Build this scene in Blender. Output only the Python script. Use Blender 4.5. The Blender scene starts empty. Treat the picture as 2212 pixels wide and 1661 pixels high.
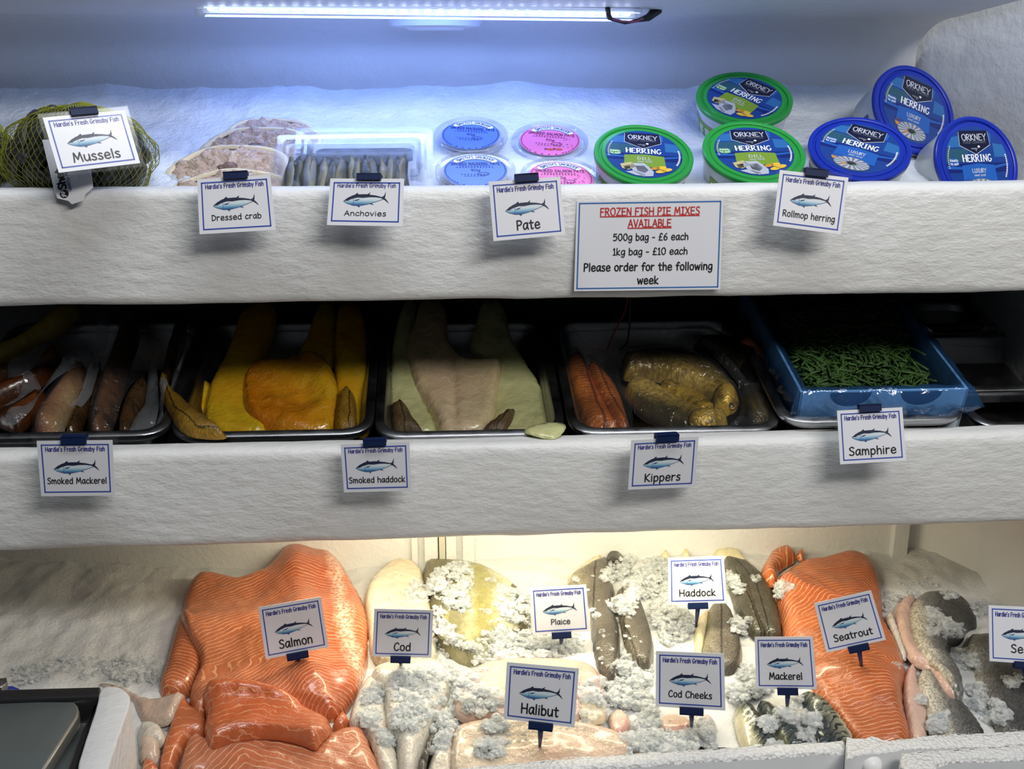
import bpy, bmesh, math, random
import numpy as np
from mathutils import Vector, Matrix, noise
from mathutils.geometry import delaunay_2d_cdt
random.seed(7); np.random.seed(7)
scene = bpy.context.scene
COL = scene.collection
PI = math.pi
# ------------------------------------------------------------------ camera
CAM = Vector((0, 0, 1.5)); FPX = 2400.0; W, H = 2212, 1661
PITCH = math.radians(16.2); YAW = math.radians(3.9)
FW = Vector((math.sin(YAW)*math.cos(PITCH), math.cos(YAW)*math.cos(PITCH), -math.sin(PITCH)))
RT = Vector((math.cos(YAW), -math.sin(YAW), 0)); UP = RT.cross(FW)
cd = bpy.data.cameras.new('camera'); cam = bpy.data.objects.new('camera', cd); COL.objects.link(cam)
cd.sensor_width = 36; cd.lens = 36*FPX/W; cd.clip_start = 0.02
cam.location = CAM
cam.rotation_euler = Matrix((RT, UP, -FW)).transposed().to_euler()
scene.camera = cam
scene.view_settings.view_transform = 'Standard'; scene.view_settings.look = 'None'
scene.view_settings.exposure = 0; scene.view_settings.gamma = 1; scene.view_settings.use_curve_mapping = False
cy = scene.cycles
cy.use_denoising = True
cy.max_bounces = 9; cy.diffuse_bounces = 2; cy.glossy_bounces = 3; cy.transmission_bounces = 5; cy.transparent_max_bounces = 14
cy.caustics_reflective = False; cy.caustics_refractive = False
cy.sample_clamp_indirect = 4.0

def ray(px, py):
    return FW + RT*((px-W/2)/FPX) + UP*((H/2-py)/FPX)
def at_y(px, py, y):
    r = ray(px, py); return CAM + r*(y/r.y)
def at_plane(px, py, o, n):
    r = ray(px, py); return CAM + r*((o-CAM).dot(n)/r.dot(n))
def depth(p): return (p-CAM).dot(FW)
def fbm(x, y, z, o=4):
    return noise.fractal(Vector((x, y, z)), 1.0, 2.0, o)

# ------------------------------------------------------------------ objects
def tag(o, label=None, cat=None, group=None, kind=None):
    if label: o['label'] = label
    if cat: o['category'] = cat
    if group: o['group'] = group
    if kind: o['kind'] = kind
    return o
def thing(name, loc, label, cat, group=None):
    o = bpy.data.objects.new(name, None); COL.objects.link(o); o.location = loc
    o.empty_display_size = .01
    return tag(o, label, cat, group)
def wloc(o):
    return Vector(o.location) if o.parent is None else wloc(o.parent)+Vector(o.location)
class MB:
    def __init__(s): s.v=[]; s.f=[]; s.m=[]; s.mats=[]; s.uv=None
    def mi(s, m):
        if m not in s.mats: s.mats.append(m)
        return s.mats.index(m)
    def add(s, vs, fs, m):
        b=len(s.v); k=s.mi(m)
        s.v += [tuple(v) for v in vs]
        for f in fs: s.f.append([i+b for i in f]); s.m.append(k)
    def box(s, c, x, y, z, m):      # centre and three half-axis vectors
        c=Vector(c); x=Vector(x); y=Vector(y); z=Vector(z)
        vs=[c+x*a+y*b+z*d for d in (-1,1) for b in (-1,1) for a in (-1,1)]
        s.add(vs, [(0,2,3,1),(4,5,7,6),(0,1,5,4),(2,6,7,3),(0,4,6,2),(1,3,7,5)], m)
    def lathe(s, prof, mat, M=Matrix.Identity(4), n=48, sx=1, sy=1):
        vs=[]; fs=[]
        for (r,z) in prof:
            for i in range(n):
                a=2*PI*i/n; vs.append(M@Vector((r*sx*math.cos(a), r*sy*math.sin(a), z)))
        for j in range(len(prof)-1):
            for i in range(n):
                k=(i+1)%n; fs.append((j*n+i, j*n+k, (j+1)*n+k, (j+1)*n+i))
        if prof[0][0]>1e-6 and prof[0][0]<.0: pass
        s.add(vs, fs, mat)
    def tube(s, pts, r, mat, n=6, closed=False):
        pts=[Vector(p) for p in pts]; vs=[]; fs=[]; N=len(pts)
        rs = r if isinstance(r,(list,tuple)) else [r]*N
        ref=None
        for i,p in enumerate(pts):
            t=(pts[min(i+1,N-1)]-pts[max(i-1,0)]).normalized()
            if ref is None: ref = t.orthogonal().normalized()
            ref=(ref-t*ref.dot(t)).normalized(); b=t.cross(ref)
            for k in range(n):
                a=2*PI*k/n; vs.append(p+(ref*math.cos(a)+b*math.sin(a))*rs[i])
        for i in range(N-1):
            for k in range(n):
                q=(k+1)%n; fs.append((i*n+k,i*n+q,(i+1)*n+q,(i+1)*n+k))
        fs.append(tuple(range(n))[::-1]); fs.append(tuple((N-1)*n+k for k in range(n)))
        s.add(vs, fs, mat)
    def build(s, name, parent=None, loc=None, smooth=False, angle=None):
        if parent is not None: o0 = wloc(parent); 
        else: o0 = Vector(loc) if loc is not None else Vector(np.mean(np.array(s.v),axis=0))
        me=bpy.data.meshes.new(name)
        me.from_pydata([tuple(Vector(v)-o0) for v in s.v], [], s.f)
        for m in s.mats: me.materials.append(m)
        me.polygons.foreach_set('material_index', s.m)
        if smooth: me.polygons.foreach_set('use_smooth', [True]*len(me.polygons))
        me.update()
        o=bpy.data.objects.new(name, me); COL.objects.link(o)
        if parent is not None: o.parent=parent
        else: o.location=o0
        if smooth and angle:
            try: me.set_sharp_from_angle(angle=math.radians(angle))
            except Exception: pass
        return o

# ------------------------------------------------------------------ materials
def newmat(name):
    m=bpy.data.materials.new(name); m.use_nodes=True
    nt=m.node_tree; b=nt.nodes['Principled BSDF']; return m, nt, b
def rgb(c): return (c[0],c[1],c[2],1)
def srgb(r,g,b):
    f=lambda x: ((x/255+.055)/1.055)**2.4 if x>10 else x/255/12.92
    return (f(r),f(g),f(b))
def plain(name, c, rough=.5, metal=0, emit=0, alpha=None, coat=0, trans=0, sss=0, spec=None):
    m,nt,b=newmat(name); b.inputs['Base Color'].default_value=rgb(c); b.inputs['Roughness'].default_value=rough
    b.inputs['Metallic'].default_value=metal
    if emit: b.inputs['Emission Color'].default_value=rgb(c); b.inputs['Emission Strength'].default_value=emit
    if coat: b.inputs['Coat Weight'].default_value=coat; b.inputs['Coat Roughness'].default_value=.08
    if trans: b.inputs['Transmission Weight'].default_value=trans
    if spec is not None: b.inputs['Specular IOR Level'].default_value=spec
    if sss:
        b.inputs['Subsurface Weight'].default_value=sss; b.inputs['Subsurface Radius'].default_value=(1,.6,.4); b.inputs['Subsurface Scale'].default_value=.006
    return m
class NT:
    def __init__(s, nt): s.nt=nt
    def n(s, t, **kw):
        x=s.nt.nodes.new(t)
        for k,v in kw.items(): setattr(x,k,v)
        return x
    def l(s,a,b): s.nt.links.new(a,b)
    def math(s, op, a, b=None, c=None):
        x=s.n('ShaderNodeMath', operation=op)
        for i,q in enumerate((a,b,c)):
            if q is None: continue
            if isinstance(q,(int,float)): x.inputs[i].default_value=q
            else: s.l(q,x.inputs[i])
        return x.outputs[0]
    def mix(s, f, a, b):
        x=s.n('ShaderNodeMix', data_type='RGBA')
        for q,i in ((f,0),(a,6),(b,7)):
            if isinstance(q,(int,float)): x.inputs[i].default_value=q
            elif isinstance(q,(tuple,list)): x.inputs[i].default_value=rgb(q)
            else: s.l(q,x.inputs[i])
        return x.outputs[2]
    def noise(s, vec, scale, detail=3, rough=.55, dist=0):
        x=s.n('ShaderNodeTexNoise'); x.inputs['Scale'].default_value=scale; x.inputs['Detail'].default_value=detail
        x.inputs['Roughness'].default_value=rough; x.inputs['Distortion'].default_value=dist
        if vec is not None: s.l(vec,x.inputs['Vector'])
        return x.outputs['Fac']
    def vor(s, vec, scale, feature='F1'):
        x=s.n('ShaderNodeTexVoronoi', feature=feature); x.inputs['Scale'].default_value=scale; s.l(vec,x.inputs['Vector'])
        return x.outputs['Distance']
    def ramp(s, f, stops, interp='LINEAR'):
        x=s.n('ShaderNodeValToRGB'); s.l(f,x.inputs[0]); e=x.color_ramp.elements; x.color_ramp.interpolation=interp
        while len(e)<len(stops): e.new(.5)
        for i,(p,c) in enumerate(stops): e[i].position=p; e[i].color=rgb(c)
        return x.outputs[0]
    def rng(s, v, a, b, c=0., d=1.):
        x=s.n('ShaderNodeMapRange'); s.l(v,x.inputs[0])
        for i,q in enumerate((a,b,c,d)): x.inputs[i+1].default_value=q
        return x.outputs[0]
    def mapping(s, vec, scale):
        x=s.n('ShaderNodeMapping'); s.l(vec,x.inputs[0]); x.inputs['Scale'].default_value=scale; return x.outputs[0]
    def obj(s): return s.n('ShaderNodeTexCoord').outputs['Object']
    def bump(s, h, strength, dist, b, prev=None):
        x=s.n('ShaderNodeBump'); x.inputs['Strength'].default_value=strength; x.inputs['Distance'].default_value=dist
        s.l(h,x.inputs['Height'])
        if prev is not None: s.l(prev,x.inputs['Normal'])
        if b is not None: s.l(x.outputs[0], b.inputs['Normal'])
        return x.outputs[0]
def bumpy(name, c1, c2, cscale, rough, bscale, bstr, bdist=.002, stretch=(1,1,1), detail=4, sss=0, spec=None, trans=0):
    m,nt,b=newmat(name); q=NT(nt); o=q.mapping(q.obj(),stretch)
    q.l(q.mix(q.noise(o,cscale),c1,c2), b.inputs['Base Color']); b.inputs['Roughness'].default_value=rough
    q.bump(q.noise(o,bscale,detail,.6), bstr, bdist, b)
    if sss:
        b.inputs['Subsurface Weight'].default_value=sss; b.inputs['Subsurface Radius'].default_value=(1,.8,.7); b.inputs['Subsurface Scale'].default_value=.008
    if spec is not None: b.inputs['Specular IOR Level'].default_value=spec
    if trans: b.inputs['Transmission Weight'].default_value=trans
    return m
def filmmat(name, tint=(1,1,1), fmin=.06, fmax=.5, bscale=60, bstr=.5, rough=.1, haze=.06, hazec=(.8,.85,.9)):
    m,nt,b=newmat(name); q=NT(nt); nt.nodes.remove(b); out=nt.nodes['Material Output']
    tr=q.n('ShaderNodeBsdfTransparent'); tr.inputs[0].default_value=rgb(tint)
    gl=q.n('ShaderNodeBsdfGlossy'); gl.inputs['Roughness'].default_value=rough
    df=q.n('ShaderNodeBsdfDiffuse'); df.inputs[0].default_value=rgb(hazec)
    lw=q.n('ShaderNodeLayerWeight'); lw.inputs[0].default_value=.35
    o=q.obj(); bn=q.bump(q.noise(o,bscale,3,.6,1.5), bstr, .004, None)
    q.l(bn,gl.inputs['Normal']); q.l(bn,lw.inputs['Normal'])
    f=q.rng(lw.outputs['Fresnel'],0,1,fmin,fmax)
    m1=q.n('ShaderNodeMixShader'); m1.inputs[0].default_value=haze; q.l(tr.outputs[0],m1.inputs[1]); q.l(df.outputs[0],m1.inputs[2])
    m2=q.n('ShaderNodeMixShader'); q.l(f,m2.inputs[0]); q.l(m1.outputs[0],m2.inputs[1]); q.l(gl.outputs[0],m2.inputs[2])
    q.l(m2.outputs[0],out.inputs[0]); return m
def fishmat(name, stops, u0, u1, unoise=.006, var=.25, stripe=None, lat=None, scales=None, rough=.3, bumpn=(90,.35,.002), sss=0, metal=0, coat=0, mottle=None, tint=None, spec=.5, band=None, smask=None):
    """stops: colour across u (metres from the spine); stripe=(period,width01,colour,distort,strength); lat=(u,halfwidth,colour)"""
    m,nt,b=newmat(name); q=NT(nt); uvn=q.n('ShaderNodeUVMap'); sp=q.n('ShaderNodeSeparateXYZ'); q.l(uvn.outputs[0],sp.inputs[0])
    u,w=sp.outputs[0],sp.outputs[1]; o=q.obj()
    n1=q.noise(o,38,3); n1c=q.math('SUBTRACT',n1,.5)
    uu=q.math('MULTIPLY_ADD',n1c,unoise*4,u)
    col=q.ramp(q.rng(uu,u0,u1),stops) if len(stops)>1 else None
    if col is None:
        r=q.n('ShaderNodeRGB'); r.outputs[0].default_value=rgb(stops[0][1]); col=r.outputs[0]
    nv=q.noise(o,60,4,.6)
    dark=q.mix(1.0, col, col)
    hs=q.n('ShaderNodeHueSaturation'); q.l(col,hs.inputs['Color']); q.l(q.rng(nv,.25,.75,1-var,1+var),hs.inputs['Value']); col=hs.outputs[0]
    hgt=None
    if tint:
        col=q.mix(q.math('MULTIPLY',q.rng(q.noise(o,tint[1],3),.45,.72),tint[2]),col,tint[0])
    if mottle:
        mt=q.rng(q.noise(o,mottle[1],4,.7),.48,.58); col=q.mix(q.math('MULTIPLY',mt,mottle[2]),col,mottle[0])
    if stripe:
        per,wd,sc,dist,stg=stripe
        n2=q.noise(o,42,2,.5); n3=q.noise(o,190,2,.5)
        ww=q.math('MULTIPLY_ADD',q.math('SUBTRACT',n2,.5),dist,w)
        ww=q.math('MULTIPLY_ADD',q.math('SUBTRACT',n3,.5),dist*.14,ww)
        s=q.math('SINE',q.math('MULTIPLY',ww,2*PI/per))
        s=q.rng(s,1-2*wd,1-wd*.5)
        s=q.math('MULTIPLY',s,q.math('MULTIPLY',q.rng(q.noise(o,75,2),.3,.55,.35,1.),stg))
        if smask: s=q.math('MULTIPLY',s,q.rng(uu,smask[0],smask[1]))
        col=q.mix(s,col,sc); hgt=s
    if band:
        bu,bw,bc,bs=band
        d=q.math('ABSOLUTE',q.math('SUBTRACT',q.math('MULTIPLY_ADD',n1c,.02,u),bu))
        k=q.math('MULTIPLY',q.rng(d,bw,bw*.2),q.rng(q.noise(o,260,3,.7),.4,.6,.15,1.))
        col=q.mix(q.math('MULTIPLY',k,bs),col,bc)
    if lat:
        d=q.math('ABSOLUTE',q.math('SUBTRACT',q.math('MULTIPLY_ADD',n1c,.006,u),lat[0])); col=q.mix(q.rng(d,lat[1],lat[1]*.4,0,.9),col,lat[2])
    prev=None
    if scales:
        v=q.vor(q.mapping(uvn.outputs[0],(1,.75,1)),scales[0]); col=q.mix(q.math('MULTIPLY',q.rng(v,.25,.75),scales[2]),col,scales[3]); prev=q.bump(v,scales[1],.001,None)
    q.l(col,b.inputs['Base Color'])
    if hgt is not None: prev=q.bump(hgt,.5,.0012,None,prev)
    q.bump(q.noise(o,bumpn[0],4,.6),bumpn[1],bumpn[2],b,prev)
    b.inputs['Roughness'].default_value=rough; b.inputs['Metallic'].default_value=metal; b.inputs['Specular IOR Level'].default_value=spec
    if coat: b.inputs['Coat Weight'].default_value=coat; b.inputs['Coat Roughness'].default_value=.12
    if sss:
        b.inputs['Subsurface Weight'].default_value=sss; b.inputs['Subsurface Radius'].default_value=(1,.55,.35); b.inputs['Subsurface Scale'].default_value=.006
    return m
# ------------------------------------------------------------------ stroke lettering (round hand-drawn capitals and lower case)
G = {}
def g(ch, w, *strokes): G[ch]=(w/100., strokes)
def S(*p): return ('s', [(p[i]/100.,p[i+1]/100.) for i in range(0,len(p),2)])
def C(*p): return ('c', [(p[i]/100.,p[i+1]/100.) for i in range(0,len(p),2)])
g('A',62,S(3,0,31,75,59,0),S(13,26,50,28)); g('B',52,S(8,0,8,74),C(8,74,36,72,42,56,30,42,10,40),C(10,40,40,38,49,20,34,2,8,1))
g('C',58,C(52,62,40,75,20,66,8,38,14,8,34,0,54,12)); g('D',58,S(8,0,8,74),C(8,74,34,68,54,40,40,10,8,1)); g('E',56,S(50,73,8,73,8,1,52,1),S(8,38,44,38))
g('F',54,S(50,73,8,73,8,0),S(8,38,42,38)); g('G',66,C(54,64,38,75,16,62,7,34,18,4,42,3,58,30),S(36,32,60,31)); g('H',64,S(8,0,8,75),S(56,0,56,75),S(8,38,56,38))
g('I',46,S(6,73,40,73),S(23,73,23,1),S(4,1,42,1)); g('K',56,S(8,0,8,75),S(50,75,9,36,53,0)); g('L',50,S(8,75,8,2,46,2)); g('M',78,S(6,0,16,75,38,20,62,75,72,0))
g('N',62,S(8,0,9,74,54,2,54,75)); g('O',68,C(34,75,10,60,8,28,30,0,56,12,62,48,50,70,34,75)); g('P',52,S(8,0,8,74),C(8,74,36,73,48,58,38,40,9,35)); g('R',58,S(8,0,8,74),C(8,74,36,73,46,60,36,42,9,36),S(22,37,54,0))
g('S',54,C(48,66,30,76,10,62,20,44,42,32,46,12,28,0,6,8)); g('T',60,S(3,74,57,74),S(30,74,30,0)); g('U',58,C(8,75,8,30,14,6,28,0,44,8,50,34,50,75)); g('V',58,S(4,75,30,1,55,75)); g('X',60,S(6,75,54,0),S(54,75,4,0))
g('Y',58,S(3,75,29,36),S(56,75,29,36,29,0)); g('Z',60,S(8,74,54,74,6,1,56,1)); g('Q',68,C(34,75,10,60,8,28,30,0,56,12,62,48,50,70,34,75),S(40,18,64,-8)); g("'",16,S(8,76,7,60)); g('-',40,S(6,30,34,30)); g('.',18,S(8,2,9,2)); g('*',20,S(8,36,9,36))
g('a',52,C(43,45,28,52,11,40,6,18,17,1,31,8,43,36),S(45,52,43,14,50,0)); g('b',52,S(8,76,8,0),C(8,34,24,51,44,38,43,10,26,0,8,10)); g('c',48,C(44,42,28,52,10,36,8,14,24,0,46,10)); g('d',54,S(46,76,46,0),C(46,34,30,51,11,40,8,12,26,0,46,14))
g('e',54,C(9,25,28,27,47,30,40,48,24,52,9,36,11,8,30,0,49,9)); g('f',42,C(42,70,30,77,19,64,18,40,18,0),S(4,46,38,46)); g('g',52,C(43,44,28,52,10,40,8,16,24,3,43,24),C(45,51,45,10,38,-18,20,-24,8,-15)); g('h',50,S(8,76,8,0),C(8,30,22,49,38,46,43,26,43,0))
g('i',20,S(10,50,10,0),S(10,68,10.5,68)); g('k',50,S(8,76,8,0),S(42,52,9,20,45,0)); g('l',20,S(10,76,10,0)); g('m',74,S(8,52,8,0),C(8,34,20,50,32,44,36,24,36,0),C(36,32,48,50,60,46,65,24,66,0)); g('n',50,S(8,52,8,0),C(8,32,22,50,38,47,43,28,43,0))
g('o',52,C(26,52,9,42,8,14,24,0,42,8,46,34,36,49,26,52)); g('p',52,S(8,50,8,-24),C(8,36,26,51,44,38,42,10,24,0,8,10)); g('r',42,S(8,52,8,0),C(8,30,20,48,38,48)); g('s',44,C(38,46,24,52,9,42,18,30,35,20,35,5,20,0,4,6)); g('t',44,S(20,70,20,30,21,8),C(21,8,26,1,38,4),S(4,50,40,50))
g('u',52,C(8,52,8,16,20,1,36,8,44,26),S(45,52,46,0)); g('v',48,S(4,52,24,0,45,52)); g('w',66,S(4,52,18,0,34,44,48,0,63,52)); g('x',46,S(4,52,42,0),S(42,52,4,0)); g('y',50,S(4,52,25,2),S(47,52,14,-24)); g('q',52,C(43,44,28,52,10,40,8,16,24,3,43,24),S(45,51,45,-24)); g(' ',30)
g('0',60,C(30,74,10,58,8,24,28,0,50,16,52,52,42,70,30,74)); g('1',36,S(6,60,20,74,20,1),S(6,1,34,1)); g('2',56,C(8,60,26,75,46,60,34,34,8,1),S(8,1,50,1)); g('5',56,S(46,73,14,73,10,42),C(10,42,34,50,50,28,36,3,8,4)); g('6',56,C(42,74,18,52,8,22,24,0,46,12,42,36,22,38,9,24)); g('9',56,C(44,50,26,38,10,52,24,74,44,62,44,40,30,0))
g('£',56,C(48,64,36,75,22,66,20,40,16,12,6,1),S(6,1,50,1),S(8,36,38,36)); g('&',56,S(50,0,14,56,28,74,36,56,8,20,24,0,48,28))
def smooth_line(p, n=5):
    if len(p)<3: return p
    out=[]
    for i in range(len(p)-1):
        p0=p[max(i-1,0)]; p1=p[i]; p2=p[i+1]; p3=p[min(i+2,len(p)-1)]
        if i==0 and p[0]==p[-1]: p0=p[-2]
        if i==len(p)-2 and p[0]==p[-1]: p3=p[1]
        for k in range(n):
            t=k/n; q=[]
            for a in (0,1):
                q.append(.5*((2*p1[a])+(-p0[a]+p2[a])*t+(2*p0[a]-5*p1[a]+4*p2[a]-p3[a])*t*t+(-p0[a]+3*p1[a]-3*p2[a]+p3[a])*t**3))
            out.append(tuple(q))
    out.append(p[-1]); return out
def ribbon(pts, hw, cap=True):
    """flat ribbon with round ends: list of convex polygons"""
    polys=[]; n=len(pts)
    if n<2: return polys
    L=[];R=[]
    for i in range(n):
        a=pts[max(i-1,0)]; b=pts[min(i+1,n-1)]
        dx,dy=b[0]-a[0],b[1]-a[1]; d=math.hypot(dx,dy) or 1e-9; nx,ny=-dy/d,dx/d
        k=1.
        if 0<i<n-1:
            e=pts[i][0]-a[0],pts[i][1]-a[1]; de=math.hypot(*e) or 1e-9
            c=abs(nx*(-e[1]/de)+ny*(e[0]/de)); k=min(1/max(c,.35),1.15)
        L.append((pts[i][0]+nx*hw*k,pts[i][1]+ny*hw*k)); R.append((pts[i][0]-nx*hw*k,pts[i][1]-ny*hw*k))
    for i in range(n-1): polys.append([R[i],R[i+1],L[i+1],L[i]])
    for i in range(1,n-1):
        a,b,c=pts[i-1],pts[i],pts[i+1]; u=(b[0]-a[0],b[1]-a[1]); v=(c[0]-b[0],c[1]-b[1]); m=math.hypot(*u)*math.hypot(*v)
        if m>0 and (u[0]*v[0]+u[1]*v[1])/m<.6: polys.append([(b[0]+hw*math.cos(PI*q/4),b[1]+hw*math.sin(PI*q/4)) for q in range(8)])
    if cap:
        for e,(i,j) in enumerate(((0,1),(n-1,n-2))):
            c=pts[i]; ang=math.atan2(pts[i][1]-pts[j][1],pts[i][0]-pts[j][0])
            polys.append([(c[0]+hw*math.cos(ang-PI/2+PI*k/4),c[1]+hw*math.sin(ang-PI/2+PI*k/4)) for k in range(5)])
    return polys
def text_polys(txt, cx, cy, width=None, size=None, weight=.075, serif=False, align='c', track=.06, sx=1.0, arc=None):
    """polygons of a line of lettering centred at cx, with cap height = size; width overrides size"""
    tot=sum(G[c][0]+track for c in txt)-track
    if size is None: size=width/tot*.75/sx
    s=size/.75
    if width is not None: sx=width/(tot*s)
    x=cx-(tot*s*sx/2 if align=='c' else 0); y0=cy-size*.5
    out=[]
    for c in txt:
        w,st=G[c]
        for kind,p in st:
            pp=smooth_line(p,4) if kind=='c' else p
            pts=[(x+a*s*sx,y0+b*s) for a,b in pp]
            hw=weight*s*.5
            if serif:
                d=p[-1][0]-p[0][0]
                if kind=='s' and len(p)==2 and abs(d)<.05: hw*=1.35
                elif kind=='s' and len(p)==2 and abs(p[0][1]-p[1][1])<.05: hw*=.6
                for e in (p[0],p[-1]):
                    if kind=='s' and (e[1]<.04 or e[1]>.71) and not (len(p)==2 and abs(p[0][1]-p[1][1])<.05):
                        out += ribbon([(x+(e[0]-.085)*s*sx,y0+e[1]*s),(x+(e[0]+.085)*s*sx,y0+e[1]*s)], weight*s*.28, False)
            if kind=='s' and len(pts)>2:
                for e in range(len(pts)-1): out += ribbon(pts[e:e+2],hw,True)
            else: out += ribbon(pts,hw,not serif)
        x+=(w+track)*s*sx
    if arc:
        # bend the line about (cx, cy) on a circle of radius arc, top of the circle at angle 90 deg
        r0=abs(arc); b=[]
        for poly in out:
            q=[]
            for (a,bb) in poly:
                th=(a-cx)/r0; rr=r0+(bb-cy) if arc>0 else r0-(bb-cy)
                q.append((cx+rr*math.sin(th), (rr*math.cos(th)) if arc>0 else (-rr*math.cos(th))))
            b.append(q)
        out=b
    return out
def ellipse(cx,cy,rx,ry,n=20,rot=0):
    r=[]
    for i in range(n):
        a=2*PI*i/n; x,y=rx*math.cos(a),ry*math.sin(a)
        r.append((cx+x*math.cos(rot)-y*math.sin(rot),cy+x*math.sin(rot)+y*math.cos(rot)))
    return r
def clip_y(poly, y0, y1):
    def half(p, f, inter):
        o=[]
        for i in range(len(p)):
            a,b=p[i],p[(i+1)%len(p)]
            if f(a): o.append(a)
            if f(a)!=f(b): o.append(inter(a,b))
        return o
    def it(y): return lambda a,b: (a[0]+(b[0]-a[0])*(y-a[1])/(b[1]-a[1]), y)
    p=half(poly, lambda q:q[1]>=y0, it(y0)); 
    return half(p, lambda q:q[1]<y1, it(y1)) if p else []
TUNA = dict(
 body=[(450,390),(480,366),(520,345),(560,337),(620,335),(700,345),(752,360),(755,372),(700,393),(640,412),(580,424),(530,424),(480,408)],
 back=[(450,390),(480,364),(520,343),(560,335),(620,333),(700,343),(757,358),(757,366),(700,357),(650,357),(600,363),(560,360),(520,370),(480,386)],
 fins=[[(525,345),(557,322),(563,338)],[(628,336),(657,318),(646,341)],[(745,355),(762,345),(775,312),(773,350),(770,360)],[(745,366),(765,358),(785,378),(803,405),(770,378)],[(535,380),(580,370),(560,385),(540,388)],[(650,408),(668,404),(688,417),(670,414)],[(552,423),(580,422),(576,438)]],
 eye=ellipse(484,384,5,4,10), gill=[[(522,368),(531,390),(522,412)]])
def tuna_polys():
    """list of (material key, polygon) in a box 0..1 wide, y up, height about .36"""
    f=lambda p:((p[0]-450)/353., (438-p[1])/353.)
    out=[]
    for k,(a,b) in enumerate(((300,382),(382,392),(392,402),(402,412),(412,450))):
        c=clip_y(TUNA['body'],a,b)
        if len(c)>2: out.append(('belly%d'%k,[f(q) for q in c],0))
    out.append(('navy',[f(q) for q in TUNA['back']],1))
    for p in ribbon([f(q) for q in TUNA['body']]+[f(TUNA['body'][0])],.004,False): out.append(('fin',p,1))
    for i,p in enumerate(TUNA['fins']): out.append(('navy' if i<4 else 'fin',[f(q) for q in p],1))
    out.append(('navy',[f(q) for q in TUNA['eye']],2))
    for l in TUNA['gill']:
        for p in ribbon([f(q) for q in l],.004): out.append(('fin',p,2))
    return out
INK = dict(white=plain('card_white',(.86,.87,.93),.35), blue=plain('card_border_blue',srgb(52,80,180),.35), head=plain('card_heading_blue',srgb(56,60,150),.4), black=plain('card_black',(.008,.008,.01),.4),
 navy=plain('tuna_navy',srgb(26,34,66),.4), fin=plain('tuna_fin',srgb(58,80,130),.4), red=plain('notice_red',srgb(205,50,48),.4), wborder=plain('notice_blue',srgb(40,110,185),.4))
for k,c in enumerate(((222,234,242),(190,216,232),(146,194,218),(100,156,200),(56,106,164))): INK['belly%d'%k]=plain('tuna_belly_%d'%k,srgb(*c),.4)
CLIPM = plain('clip_navy',srgb(18,34,74),.5,spec=.25); SPIKE = plain('spike_blue',srgb(22,40,100),.3)
LAM = filmmat('laminate_film',(1,1,1),.015,.18,20,.0,.12,.012,(.85,.87,.9))

class Quad:
    """flat quadrilateral card in space: unit coordinates x 0..1 left to right, y 0..1 bottom to top"""
    def __init__(s, pts, n):
        s.tl,s.tr,s.br,s.bl=pts; s.n=n
        s.w=((s.tr-s.tl).length+(s.br-s.bl).length)/2; s.h=((s.tl-s.bl).length+(s.tr-s.br).length)/2; s.asp=s.w/s.h
    def p(s,x,y,z=0):
        a=s.bl.lerp(s.br,x) if 0<=x<=1 else s.bl+(s.br-s.bl)*x
        b=s.tl.lerp(s.tr,x) if 0<=x<=1 else s.tl+(s.tr-s.tl)*x
        return a+(b-a)*y+s.n*z
def fit_quad(px, y, tilt0=8., reg=.004):
    """place four picture corners on a plane through the card's centre at distance y, choosing the plane that makes the card most nearly a rectangle"""
    c=at_y(sum(p[0] for p in px)/4, sum(p[1] for p in px)/4, y)
    best=None
    for ty in range(-40,56,4):
        for yw in range(-44,45,4):
            t=math.radians(ty); a=math.radians(yw)
            n=Vector((math.sin(a)*math.cos(t), -math.cos(a)*math.cos(t), math.sin(t)))
            r=[at_plane(p[0],p[1],c,n) for p in px]
            e1=(r[1]-r[0]).normalized(); e2=(r[3]-r[0]).normalized(); e3=(r[2]-r[3]).normalized(); e4=(r[2]-r[1]).normalized()
            cost=e1.dot(e2)**2+e3.dot(e4)**2+(1-e1.dot(e3))*2+(1-e2.dot(e4))*2+reg*((ty-tilt0)/20.)**2+reg*(yw/20.)**2
            if best is None or cost<best[0]: best=(cost,n,r)
    return Quad(best[2],best[1])
def card_mesh(q, name, title, tsize, title_y=.20, border='blue', notice=None):
    mb=MB()
    def put(poly,z,m): mb.add([q.p(a,b,z) for a,b in poly],[tuple(range(len(poly)))],INK[m])
    th=.0006
    mb.box((q.p(0,0)+q.p(1,1))/2-q.n*th/2,(q.p(1,.5)-q.p(0,.5))/2,(q.p(.5,1)-q.p(.5,0))/2,q.n*th/2,INK['white'])
    mb.v[:8]=[tuple(q.p(a,b,z)) for z in (-th,0) for b in (0,1) for a in (0,1)]
    mx,my=.05,.05*q.asp; bw=.018; bh=bw*q.asp
    if notice: mx,my,bw,bh=.015,.022,.009,.014
    for r in ((mx,my,1-mx,my+bh),(mx,1-my-bh,1-mx,1-my),(mx,my,mx+bw,1-my),(1-mx-bw,my,1-mx,1-my)):
        put([(r[0],r[1]),(r[2],r[1]),(r[2],r[3]),(r[0],r[3])],.0002,border)
    A=q.asp
    def line(txt,cx,cyy,m,width=None,size=None,weight=.09,z=.0003,sx=1.0):
        ps=text_polys(txt,cx*A,cyy,width*A if width else None,size,weight,sx=sx)
        for p in ps: put([(a/A,b) for a,b in p],z,m)
    if notice:
        for args in notice: line(*args[:3],args[3],**args[4])
        return mb,put
    line("Hardie's Fresh Grimsby Fish",.5,.85,'head',width=.79,size=.078,weight=.13)
    s=.61
    for m,poly,lay in tuna_polys(): put([(.20+a*s,.385+b*s*A) for a,b in poly],.0002+.0001*lay,m)
    line(title,.5,title_y+.03,'black',**tsize)
    return mb,put
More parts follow.
